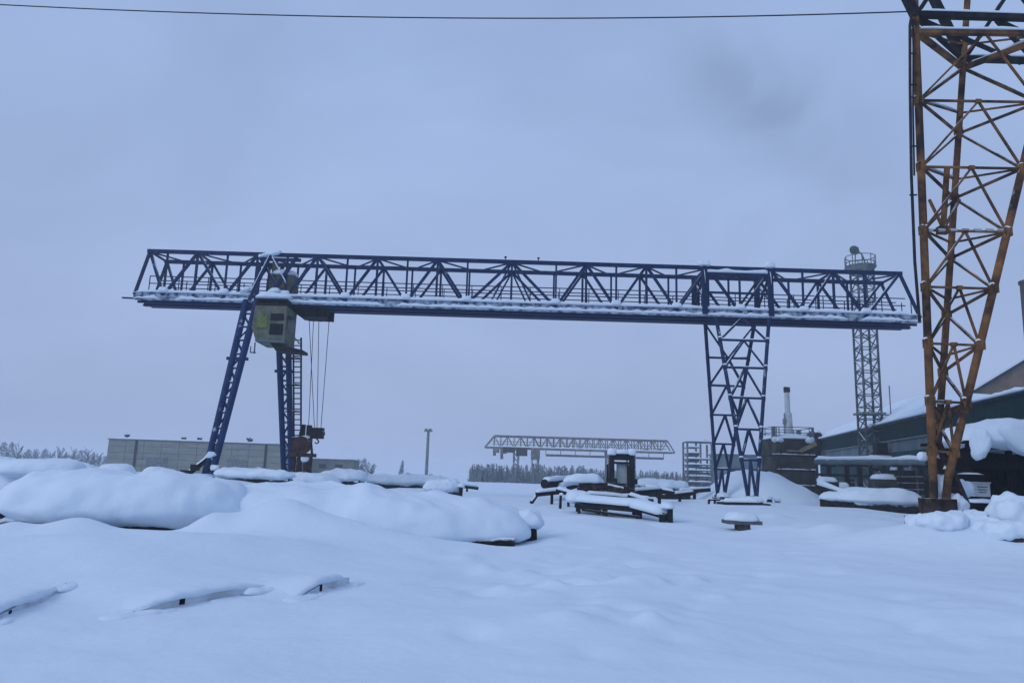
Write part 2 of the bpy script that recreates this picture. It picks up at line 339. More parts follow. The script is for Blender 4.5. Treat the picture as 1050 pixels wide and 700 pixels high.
# ------------------------------------------------------------------ the big blue gantry crane
def blue_crane():
    YN, YF = 48.0, 50.5; ZB, ZT = 12.62, 15.62
    root = thing('gantry_crane', 'big dark blue lattice gantry crane with an olive cab, spanning the snowy yard', 'crane', (0, 49, .3))
    Bn = [-25.0, -23.1, -19.1, -15.1, -11.1, -7.1, -3.1, 2.8, 6.8, 10.8, 15.0, 19.2, 23.3, 26.9]
    Tn = [-24.3, -21.1, -17.1, -13.1, -9.1, -5.1, -.15, 4.8, 8.8, 12.9, 17.1, 21.25, 25.7]
    g = MB()
    for Y in (YN, YF):
        w_ = .17 if Y == YN else .15
        seq = []
        for i in range(len(Tn)): seq += [(Bn[i], 0), (Tn[i], 1)]
        seq.append((Bn[-1], 0))
        for (a, ta), (b, tb) in zip(seq, seq[1:]):
            g.bar((a, Y, ZT if ta else ZB), (b, Y, ZT if tb else ZB), w_, w_)
        for x in Bn[1:-1]: g.bar((x, Y, ZB), (x, Y, ZT), .12)
        for x in Tn[1:-1]: g.bar((x, Y, ZB), (x, Y, ZT), .14)
        for x in (-1.6, 1.3): g.bar((x, Y, ZB), (-.15, Y, ZT), .11)
    for x in Tn: g.bar((x, YN, ZT-.02), (x, YF, ZT-.02), .12)
    for a, b in zip(Tn, Tn[1:]):
        mx_ = (a+b)/2; g.bar((a, YN, ZT-.05), (mx_, YF, ZT-.05), .09); g.bar((mx_, YF, ZT-.05), (b, YN, ZT-.05), .09)
    for a, b in zip(Bn, Bn[1:]):
        g.bar((a, YN, ZB-.05), (a, YF, ZB-.05), .14); g.bar((a, YN, ZB-.09), (b, YF, ZB-.09), .09)
    gird = g.build('girder', BLUEG, root)
    for Y in (YN, YF):
        MB().bar((Tn[0]-.15, Y, ZT), (Tn[-1]+.15, Y, ZT), .22, .24).build('top_chord', BLUE, gird)
        c = MB(); c.bar((Bn[0], Y, ZB-.28), (Bn[-1], Y, ZB-.28), .24, .08); c.bar((Bn[0], Y, ZB+.16), (Bn[-1], Y, ZB+.16), .24, .07)
        c.bar((Bn[0], Y, ZB-.06), (Bn[-1], Y, ZB-.06), .14, .40)
        c.build('bottom_chord', FROSTB if Y == YN else BLUE, gird)
    m = MB(); m.bar((Bn[0]+.1, 49.2, ZB-.46), (Bn[-1]-.1, 49.2, ZB-.46), .34, .08); m.bar((Bn[0]+.1, 49.2, ZB-.30), (Bn[-1]-.1, 49.2, ZB-.30), .12, .24)
    m.bar((Bn[0]+.1, 48.35, ZB-.38), (Bn[-1]-.1, 48.35, ZB-.38), .14, .16)
    m.bar((Bn[0]-1.1, 48.6, ZB-.1), (Bn[0]+.2, 48.6, ZB-.12), .10)
    m.build('trolley_rail', BLUE, gird)
    h = MB()
    for Y in (49.0, 50.2):
        for z in (.55, 1.05, 1.55): h.bar((Bn[0]+.4, Y, ZB+z), (Bn[-1]-.4, Y, ZB+z), .058)
        x = Bn[0]+.4
        while x < Bn[-1]: h.bar((x, Y, ZB+.2), (x, Y, ZB+1.55), .05); x += 1.98
    h.build('handrail', BLUE, gird)
    wk = MB(); wk.bar((Bn[0]+.2, 49.6, ZB+.22), (Bn[-1]-.2, 49.6, ZB+.22), 1.0, .05); wk.build('walkway', GREYST, gird)
    s = MB(); s.snow((Bn[0], YN, ZB+.19), (Bn[-1], YN, ZB+.19), .34, .26, 3); s.snow((Bn[0]+.2, 49.6, ZB+.245), (Bn[-1]-.2, 49.6, ZB+.245), .95, .3, 4, step=.4)
    s.snow((Bn[0], YN-.085, ZB-.24), (Bn[-1], YN-.085, ZB-.24), .12, .26, 11, patch=.2)
    for Y, sd in ((YN, 5), (YF, 6)): s.snow((Tn[0], Y, ZT+.12), (Tn[-1], Y, ZT+.12), .2, .09, sd, patch=.45)
    for i, x in enumerate(Bn[1:-1]):
        s.pillow((x, YN-.05, ZB+.30), .7, .4, .28, .1, seed=i, nu=20, nv=8, amp=.04, ns=.4)
        for tx in (Tn[i], Tn[i+1]):
            k = .35+.3*random.random()
            s.snow((x, YN, ZB+.08), (x+(tx-x)*k, YN, ZB+(ZT-ZB)*k+.08), .15, .07, i+tx)
    s.build('snow_layer', SNOW, gird)
    for x in (-.6, 1.6):             # two small pegs standing on the mid joint
        lf = MB(); lf.bar((x, YN, ZT+.1), (x, YN, ZT+.24), .05); lf.lathe((x, YN, ZT+.24), [(.05, 0), (.08, .04), (.08, .12), (.03, .16)], 8)
        lf.build('joint_peg', DKSTEEL, gird)
    # --- rigid lattice legs on the right: two triangular panels, near and far
    feet = []
    for k, (tl, tr, D1, bl, br, D2) in enumerate(((734, 788.5, 48.0, 767.5, 775.5, 44.6), (723, 773, 50.5, 735.5, 743, 54.2))):
        A0, B0 = P(tl, 324, D1), P(tr, 324, D1); A0.z = B0.z = ZB-.3
        zf = .62; A1, B1 = P(bl, 508, D2), P(br, 508, D2); A1.z = B1.z = zf
        m = MB(); m.tube(A0, A1, .125, .11); m.tube(B0, B1, .125, .11)
        lv = [.0, .14+.05*k, .30+.05*k, .47+.05*k, .64+.05*k, .80+.04*k, 1.0]
        for i, t in enumerate(lv):
            a, b = A0.lerp(A1, t), B0.lerp(B1, t)
            m.bar(a, b, .13)
            if i < len(lv)-1:
                t2 = lv[i+1]; a2, b2 = A0.lerp(A1, t2), B0.lerp(B1, t2)
                mid = (a+b)/2
                if i == 0 and k == 1: m.bar(a, (a2+b2)/2, .10); m.bar(b, (a2+b2)/2, .10)
                else: m.bar(mid, a2, .13); m.bar(mid, b2, .13)
            for q in (a, b): m.box(q, (.24, .08, .30))
        leg = m.build('leg', BLUE, root)
        s = MB()
        for i, t in enumerate(lv[1:], 1):
            a, b = A0.lerp(A1, t), B0.lerp(B1, t); up_ = Vector((0, 0, .06))
            if (b-a).length > .5: s.snow(a+up_, b+up_, .13, .09, i+k*9, step=.15, patch=.4)
            for q in (a, b): s.pillow(q+Vector((0, 0, .16)), .26, .2, .09, .03, seed=i+k, nu=14, nv=6, amp=.03, ns=.3)
        s.build('snow_layer', SNOW, leg)
        feet.append((A1+B1)/2)
    m = MB()                          # portal inside the girder above the legs
    for x in (P(722, 300, 48).x, P(789.5, 300, 48).x):
        for Y in (YN-.12, YF+.12): m.bar((x, Y, ZB-.2), (x, Y, ZT+.1), .34, .22, up=(0, 1, 0))
        m.bar((x, YN, ZT-.3), (x, YF, ZT-.3), .2, .3); m.bar((x, YN, ZB+.9), (x, YF, ZT-.4), .14); m.bar((x, YF, ZB+.9), (x, YN, ZT-.4), .14)
    m.bar((P(722, 300, 48).x, YN-.1, ZT-.45), (P(789.5, 300, 48).x, YN-.1, ZT-.45), .16, .22)
    m.bar((P(722, 300, 48).x, YN-.1, ZB+1.3), (P(789.5, 300, 48).x, YN-.1, ZB+1.3), .12, .14)
    m.build('portal_frame', BLUE, root)
    s = MB()
    for x in (P(722, 300, 48).x, P(789.5, 300, 48).x):
        s.pillow((x, YN-.1, ZT+.15), .75, .6, .35, .1, seed=x, nu=24, nv=10, amp=.08, ns=.4)
        s.snow((x-.05, YN-.26, ZT-.2), (x+.02, YN-.26, ZB+1.9), .3, .12, x)
    s.snow((P(722, 300, 48).x, YN-.1, ZT-.33), (P(789.5, 300, 48).x, YN-.1, ZT-.33), .24, .3, 2)
    s.build('snow_layer', SNOW, root)
    # --- flexible twin-tube legs on the left
    for k, (tx, bx, D1, D2, wt, wb) in enumerate(((258.5, 212, 48.0, 43.0, .72, .40), (291, 294.5, 50.5, 54.0, .68, .52))):
        top = P(tx, 305, D1); top.z = ZB-.2
        bot = P(bx, 500 if k == 0 else 493, D2); bot.z = 1.0
        A0, B0, A1, B1 = top-V(wt/2, 0, 0), top+V(wt/2, 0, 0), bot-V(wb/2, 0, 0), bot+V(wb/2, 0, 0)
        m = MB(); m.tube(A0, A1, .23, .19, 10); m.tube(B0, B1, .23, .19, 10)
        n = 12
        for i in range(n):
            t, t2 = i/n, (i+1)/n
            a, b = (A0.lerp(A1, t), B0.lerp(B1, t2)) if i % 2 else (B0.lerp(B1, t), A0.lerp(A1, t2))
            m.bar(a, b, .10); m.bar(A0.lerp(A1, t2), B0.lerp(B1, t2), .09)
        for t in (.36,): m.bar(A0.lerp(A1, t)-V(.35, 0, 0), B0.lerp(B1, t)+V(.35, 0, 0), .26, .18)
        leg = m.build('leg', BLUEB, root)
        s = MB()
        for i in range(1, n):
            a, b = A0.lerp(A1, i/n), B0.lerp(B1, i/n); s.snow(a+V(0, 0, .05), b+V(0, 0, .05), .11, .09, i+k*20, step=.12)
        if k == 0:
            s.pillow(A1.lerp(A0, .105)+V(.15, -.05, .0), .75, .55, .20, .16, seed=4, nu=28, nv=12, amp=.12, ns=.3, tilt=.3)
            s.pillow(A1.lerp(A0, .05)+V(.5, -.1, 0), .5, .45, .2, .2, seed=8, nu=28, nv=12, amp=.1, ns=.3)
        s.build('snow_layer', SNOW, leg); feet.append(bot)
        if k == 0:
            b_ = MB(); b_.bar(A1.lerp(A0, .10), A1+V(-.75, -.3, .25), .26); b_.box(A1+V(-.5, -.2, .55), (.4, .35, .35)); b_.box(A1+V(-.95, -.35, .2), (.45, .4, .4)); b_.build('foot_strut', DKSTEEL, root)
    # portal on the left leg
    m = MB()
    for Y in (YN-.14, YF+.14):
        for x0, x1 in ((-17.35, -16.2), (-16.2, -14.4)):
            m.bar((x0, Y, ZB-.2), (x1, Y, ZT), .2)
        m.bar((-16.9, Y, ZB-.2), (-16.9, Y, ZT-.6), .22)
    m.bar((-16.9, YN-.1, ZT-.35), (-14.2, YN-.1, ZT-.35), .2)
    m.build('portal_frame', BLUE, root)
    s = MB(); s.pillow((-16.25, YN-.1, ZT-.02), 1.5, .55, .22, .12, seed=3, nu=40, nv=14, amp=.14, ns=.4, tilt=.22)
    s.snow((-17.3, YN-.2, ZB+.3), (-16.25, YN-.2, ZT-.1), .22, .2, 3, step=.12); s.snow((-16.1, YN-.2, ZT-.2), (-15.0, YN-.2, ZB+1.0), .2, .16, 5, step=.12)
    s.pillow((-17.6, YN-.15, ZB+.5), .8, .5, .22, .12, seed=6, nu=30, nv=12, amp=.12, ns=.3, tilt=.35)
    s.pillow((-15.7, YN-.2, ZB+.42), .7, .5, .22, .12, seed=7, nu=30, nv=12, amp=.12, ns=.3)
    s.build('snow_layer', SNOW, root)
    # wheel bogies under every foot
    for f in feet:
        m = MB(); b0 = f.z-.22; m.box((f.x, f.y, b0), (.6, 2.4, .36)); m.box((f.x, f.y, b0+.22), (.8, .6, .12))
        for dy in (-.85, .85): m.tube((f.x-.16, f.y+dy, b0-.22), (f.x+.16, f.y+dy, b0-.22), .28, n=14)
        m.build('wheel_bogie', DKSTEEL, root)
        MB().pillow((f.x, f.y, b0+.2), .8, 2.5, .26, .12, seed=f.x, nu=40, nv=12, amp=.1, ns=.5).build('snow_layer', SNOW, root)
    # cab hanging under the girder at the left leg
    A = P(263.5, 314, 47.2); B = P(292.5, 352, 47.2); x0, x1, zt, zb = A.x, B.x, A.z, B.z; D = 2.3; y0 = 46.9
    m = MB()
    m.poly([(x0+.25, y0, zb), (x1, y0, zb), (x1, y0, zt), (x0, y0, zt), (x0-.12, y0, zb+.95)], (0, D, 0))
    cab = m.build('cab', CABIN, root)
    fx, fz = P(277, 320, 46.9), P(290.5, 343, 46.9)
    m = MB(); m.box(((fx.x+fz.x)/2, y0-.012, P(283, 325, 46.9).z), (.86, .03, .46)); m.build('window', GLASS, cab)
    m = MB(); m.box(((fx.x+fz.x)/2, y0-.012, P(283, 337.5, 46.9).z), (.86, .03, .72)); m.build('window', GLASS, cab)
    m = MB(); m.box((x1+.012, y0+D*.5, (zt+zb)/2+.2), (.03, D*.7, 1.0)); m.build('window', GLASS, cab)
    q0, q1 = P(263.5, 323, 46.9), P(274, 336, 46.9)
    MB().box(((q0.x+q1.x)/2, y0-.02, (q0.z+q1.z)/2), (q1.x-q0.x, .03, q0.z-q1.z)).build('door', GREENP, cab)
    m = MB(); m.box(((x0+x1)/2, y0+D/2, zt+.25), (x1-x0-.06, D-.2, .48))  # dark block painted in for the cab roof shadow, among real hangers
    for t in (.05, .35, .65, .95):
        for y in (y0+.15, y0+D-.15): m.bar((x0+(x1-x0)*t, y, zt), (x0+(x1-x0)*t, y, ZB-.4), .12)
    m.box(((x0+x1)/2, y0+.25, ZB-.42), (x1-x0, .3, .16)); m.build('hanger_shade_block', DKSTEEL, cab)
    m = MB(); m.bar((x0+.2, y0-.02, zb+.10), (x1+.05, y0-.02, zb+.04), .10, .14); m.bar((x0+.2, y0, zb-.05), (x0+.2, y0, zb-.75), .07); m.bar((x0-.05, y0, zb-.7), (x0+.3, y0, zb-.7), .07); m.bar((x0-.05, y0, zb-.3), (x0-.05, y0, zb-.7), .05)
    m.build('trim_rail', PALE, cab)
    pl = MB(); pl.poly([(P(277, 352, 47).x, y0+.1, zb-.02), (P(310, 362, 47).x, y0+.1, zb-.42), (P(310, 362, 47).x, y0+.1, zb-.6), (P(282, 362, 47).x, y0+.1, zb-.5)], (0, 1.3, 0)); pl.build('landing', DKSTEEL, root)
    bx = MB(); bx.box((P(288, 285, 48).x, 48.9, ZB+1.0), (1.55, 1.2, 1.5)); bx.box((P(282, 275, 48).x-.15, 48.5, ZB+2.1), (.25, .5, 1.2)); eb = bx.build('electrical_cabinet', CABIN, root)
    MB().pillow((P(288, 285, 48).x, 48.7, ZB+1.78), 1.7, 1.3, .35, .08, seed=2, nu=30, nv=10).build('snow_layer', SNOW, eb)
    s = MB(); s.pillow(((x0+x1)/2, y0+.35, ZB-.1), x1-x0+.3, .9, .34, .1, seed=12, nu=40, nv=10, amp=.1, ns=.5); s.build('snow_layer', SNOW, cab)
    # ladder with cage down the inner leg
    m = MB(); L0, L1 = P(300.8, 346, 50), P(301.5, 486, 52.5); R0, R1 = P(308.8, 346, 50), P(308.5, 486, 52.5)
    m.bar(L0, L1, .10); m.bar(R0, R1, .10); m.bar(L0+V(0, 0, .1), R0+V(0, -.3, -.45), .06); m.bar(R0+V(0, 0, -.4), R0+V(0, -.6, -.5), .06)
    for i in range(26): t = (i+.5)/26; m.bar(L0.lerp(L1, t), R0.lerp(R1, t), .07)
    for i in (4, 9, 14, 19):
        t = i/26; a, b = L0.lerp(L1, t), R0.lerp(R1, t); m.bar(a-V(.6, 0, 0), b+V(.06, 0, 0), .09)
        m.path([a, a+V(.02, -.55, 0), (a+b)/2+V(0, -.75, 0), b+V(-.02, -.55, 0), b], .03, 5)
    m.build('ladder', DKSTEEL, root)
    # trolley, ropes and hook block
    a = P(301, 312, 49.2); b = P(339, 327.5, 49.2)
    m = MB(); m.poly([(a.x, 48.5, a.z), (b.x, 48.5, a.z+.08), (b.x, 48.5, b.z), (a.x+.9, 48.5, b.z), (a.x, 48.5, b.z+.45)], (0, .12, 0)); m.poly([(a.x, 49.9, a.z), (b.x, 49.9, a.z+.08), (b.x, 49.9, b.z), (a.x+.9, 49.9, b.z), (a.x, 49.9, b.z+.45)], (0, .12, 0))
    m.box(((a.x+b.x)/2+.2, 49.25, b.z+.1), (b.x-a.x-.9, 1.4, .14)); m.tube((a.x+1.5, 48.6, b.z+.45), (a.x+1.5, 49.8, b.z+.45), .3, n=14)
    for x in (a.x+1.7, b.x-.35, b.x-.05):
        for y in (48.45, 50.05): m.bar((x, y, b.z), (x, y, ZB-.2), .13)
    m.box((b.x-.5, 49.2, a.z-.1), (.55, 1.0, .5)); m.build('trolley', DKSTEEL, root)
    m = MB()
    hk = P(325.5, 444, 49.2)
    for p0, p1 in ((P(317, 328, 49.2), P(322.5, 440, 49.2)), (P(321.5, 328, 49.2), P(316, 446, 49.2)), (P(327, 328, 49.0), P(325, 440, 49.2)), (P(337.5, 328, 49.2), P(329, 440, 49.2))):
        m.tube(p0, p1, .022, n=5)
    m.build('hoist_rope', WIRE, root)
    m = MB(); m.box(hk, (.78, .5, .7)); m.tube(hk+V(-.2, -.28, 0), hk+V(-.2, .28, 0), .24, n=14); m.tube(hk+V(.2, -.28, 0), hk+V(.2, .28, 0), .24, n=14)
    m.tube(hk-V(0, 0, .35), hk-V(0, 0, .42), .06); m.path([hk-V(0, 0, .42)+V(.12*math.sin(t), 0, -.12+.12*math.cos(t)) for t in [i*.55 for i in range(9)]], .045)
    m.build('hook_block', DKSTEEL, root)

# ------------------------------------------------------------------ rusted orange crane leg at the right edge
def orange_crane():
    D = 22.
    root = thing('gantry_crane', 'rusted orange lattice leg of a tall gantry crane beside the dark shed', 'crane', (P(958, 520, D).x, D, .4))
    def lp(y): return P(938.5+(y-20)*(958-938.5)/500, y, D-.1)
    def rp(y): return P(1085-(y-20)*(1085-976)/454, y, D-.2)
    def mp_(y): return P(992-(y)*(992-961)/470, y, D+2.6-2.3*y/480)
    m = MB(); m.tube(lp(-60), lp(524), .115, .115, 10); m.tube(rp(-60), rp(490), .115, .115, 10); m.tube(rp(490), P(969, 524, D-.1), .11, .12, 10); m.tube(mp_(-60), mp_(500), .105, .10, 10)
    leg = m.build('leg', ORANGE, root)
    lv = [33, 103, 171, 236, 294, 352, 411, 462]
    b = MB(); gs = MB(); sn = MB()
    for i, y in enumerate(lv):
        l, r, mm = lp(y), rp(y+2), mp_(y+13)
        b.bar(l, r, .065 if i else .17, .065 if i else .14)
        b.bar(l, mm, .058); b.bar(r, mm, .058)
        for q in (l, r): gs.box(q, (.22, .2, .27))
        if i+1 < len(lv):
            y2 = lv[i+1]; mid = (l+r)/2; l2, r2 = lp(y2), rp(y2+2); mz = mp_((y+y2)/2+(0 if i else 2))
            b.bar(mid, l2, .062); b.bar(mid, r2, .062)
            t_ = .11 if i == 0 else .075
            b.bar(l, mz, t_+.05*(i == 0)); b.bar(mz, l2, t_); b.bar(r, mz, t_+.05*(i == 0)); b.bar(mz, r2, t_)
            gs.box(mz, (.22, .2, .26)); gs.box(mid, (.17, .1, .12))
            sn.pillow(mz+V(0, 0, .14), .26, .24, .07, .03, seed=i, nu=16, nv=8, amp=.03, ns=.2)
            for q in (l, r): sn.pillow(q+V(0, 0, .13), .22, .2, .06, .03, seed=i+7, nu=16, nv=8, amp=.03, ns=.2)
            if i in (1, 2, 4): sn.snow(l+V(0, 0, .06), mm+V(0, 0, .06), .1, .07, i, patch=.4, step=.1)
    b.build('bracing', ORANGE, leg); gs.build('gusset_plate', OCHRE, leg)
    a0 = P(975, 236, D); t = MB(); t.tube(P(971, 173, D+.2), P(967, 236, D+.2), .09, n=8); t.bar(P(953, 205, D+.6), P(967, 234, D+.1), .07); t.bar(P(984, 205, D+.6), P(968, 234, D+.1), .07); t.box(P(967, 236, D+.1), (.32, .25, .22)); t.build('inner_strut', ORANGE, leg)
    m = MB()
    for k in range(7): p = lp(236).lerp(rp(236), (k+.5)/7); m.tube(p-V(.10, 0, 0), p+V(.10, 0, 0), .055, n=8)
    m.build('insulator_string', PGREY, leg)
    # start of the girder overhead
    g = MB(); dk = P(938, 20, D); zt = dk.z
    x0, x1 = dk.x-.2, dk.x+16
    bk = mp_(52); dx = bk.x-dk.x; x0 = dk.x
    for Y, o in ((D-.1, 0.), (bk.y, dx)):
        g.bar((x0+o, Y, zt+.1), (x1+o, Y, zt+.1), .2, .18); g.bar((x0+o-1.2, Y, zt+3.1), (x1+o, Y, zt+3.1), .2)
        x = x0+o
        while x < x1: g.bar((x, Y, zt+.1), (x+2, Y, zt+3.1), .13); g.bar((x+2, Y, zt+3.1), (x+4, Y, zt+.1), .11); x += 4
        g.bar((x0+o, Y, zt), (x0+o-1.2, Y, zt+3.1), .24)
    x = x0
    while x < x1: g.bar((x, D-.1, zt), (x+dx, bk.y, zt), .13); g.bar((x, D-.1, zt), (x+dx+2, bk.y, zt), .11); x += 2.6
    gd = g.build('girder', DKSTEEL, root)
    s = MB()
    for Y, o in ((D-.1, 0.), (bk.y, dx)): s.snow((x0+o, Y, zt+.2), (x1+o, Y, zt+.2), .22, .12, Y)
    l, r, mz = lp(33), rp(35), mp_(70)
    s.snow(l+V(0, 0, .08), r+V(0, 0, .08), .24, .13, 4); s.snow(mz+V(.2, -.05, .1), r+V(0, 0, .1), .2, .13, 8)
    s.build('snow_layer', SNOW, gd); sn.build('snow_layer', SNOW, leg)
    m = MB(); m.path([P(938, 14, D-.3), P(934.5, 17, D-.3), P(933, 26, D-.3), P(933.2, 90, D-.3), P(934.5, 180, D-.3), P(938, 268, D-.3), P(943, 330, D-.3)], .045, 8); m.path([P(936.5, 20, D-.25), P(936.2, 110, D-.25), P(937.5, 180, D-.25)], .03, 6)
    for y in (55, 87, 100, 150, 200): m.bar(P(933, y, D-.3), P(940, y, D-.15), .04)
    m.build('cable_conduit', WIRE, root)
    m = MB(); f = P(961, 522, D); m.box((f.x+.02, f.y, f.z+.08), (.74, .7, .46)); m.box((f.x+.1, f.y+.4, f.z-.6), (.9, 1.6, .7)); m.bar(P(972, 478, D-.1), P(992, 523, D+.6), .22); m.bar(P(956, 440, D), P(972, 478, D), .16)
    m.build('foot', RUST, root)
    s = MB(); s.pillow(P(966, 497, D+.1), .42, .4, .30, .35, seed=2, nu=40, nv=14, amp=.10, ns=.3); s.pillow(P(978, 517, D+.1), .75, .7, .30, .3, seed=3, nu=40, nv=14, amp=.10, ns=.4)
    s.pillow(P(988, 500, D+.9), .55, .5, .26, .3, seed=13, nu=40, nv=14, amp=.10, ns=.4)
    s.pillow(P(966, 412, D), .8, .24, .06, .05, seed=5, nu=40, nv=10, amp=.04, ns=.3); s.pillow(P(946, 467, D+.2), .26, .24, .12, .14, seed=6, nu=30, nv=10, amp=.04, ns=.3)
    s.pillow(P(966, 466, D+.2), .36, .34, .13, .12, seed=9, nu=30, nv=10, amp=.05, ns=.3)
    s.build('snow_layer', SNOW, root)

# ------------------------------------------------------------------ far pale gantry crane
def far_crane():
    D = 204.
    root = thing('gantry_crane', 'far hazy weathered gantry crane in front of the distant forest', 'crane', (P(590, 490, D).x, D, 0))
    a, b = P(497, 459, D), P(692, 467, D); x0, x1 = a.x, b.x; zb = 8.6; zt = 11.9
    zb = a.z+.2; zt = P(508, 446.5, D).z
    g = MB(); n = 26; W = 4.
    for Y in (D, D+W):
        for z, xa, xb in ((zt, x0+2.5, x1-2.), (zb, x0, x1)): g.bar((xa, Y, z), (xb, Y, z), .42)
        g.bar((x0, Y, zb), (x0+2.5, Y, zt), .3); g.bar((x1, Y, zb), (x1-2, Y, zt), .3)
        for i in range(n):
            xa, xb = x0+2.5+(x1-x0-4.5)*i/n, x0+2.5+(x1-x0-4.5)*(i+1)/n
            g.bar((xa, Y, zb), (xa, Y, zt), .24)
            g.bar((xa, Y, zb if i % 2 else zt), (xb, Y, zt if i % 2 else zb), .20)
    for z in (zb+1, zb+1.7): g.bar((x0+2, D+1, z), (x1-2, D+1, z), .14)
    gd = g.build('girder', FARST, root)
    s = MB(); s.snow((x0, D, zb+.2), (x1, D, zb+.2), .5, .4, 3, step=1.); s.build('snow_layer', SNOW, gd)
    m = MB(); xr, xl = P(682, 473, D).x, P(560, 470, D).x; m.bar((xl, D+2, zb-1.6), (xr, D+2, zb-1.6), .5, .6)
    for k in range(9): m.bar((xl+(xr-xl)*k/8, D+2, zb-1.5), (xl+(xr-xl)*k/8, D+2, zb), .16)
    m.build('monorail', FARST, root)
    for px, wd in ((529, 1.3), (549, 1.6), (626, 1.4), (648, 1.4)):
        m = MB(); xc = P(px, 480, D).x
        for Y, s_y in ((D, -2.5), (D+W, 2.5)):
            m.bar((xc-wd/2, Y, zb), (xc-wd/3, Y+s_y, -.2), .5); m.bar((xc+wd/2, Y, zb), (xc+wd/3, Y+s_y, -.2), .5)
            for k in range(7): t = k/7; z = zb*(1-t); m.bar((xc-wd/2, Y+s_y*t, z), (xc+wd/2, Y+s_y*(t+.12), z-1.2), .16)
        m.build('leg', FARST, root)
    for px, p0, p1 in ((507, 459, 467), (514.5, 460, 470.5)):
        m = MB(); m.bar(P(px, p0, D), P(px, p1, D), .8, .5, up=(0, 1, 0)); m.box(P(px+2, p0+3, D), (1.6, 1, 1)); m.build('hanging_post', FARST, root)
    m = MB(); c = P(522, 461, D); m.box(c, (3.2, 3, 1.4)); m.box(P(535, 463, D), (3., 2.5, 2.2)); m.build('trolley', DKSTEEL, root)
    m = MB(); m.box(P(549, 465, D-1), (2.4, 2.4, 3.0)); c = m.build('cab', FARST, root)
    MB().pillow(P(548.5, 473.5, D-1.5), 1.3, 1.2, .9, .6, nu=20, nv=10).build('snow_layer', SNOW, c)

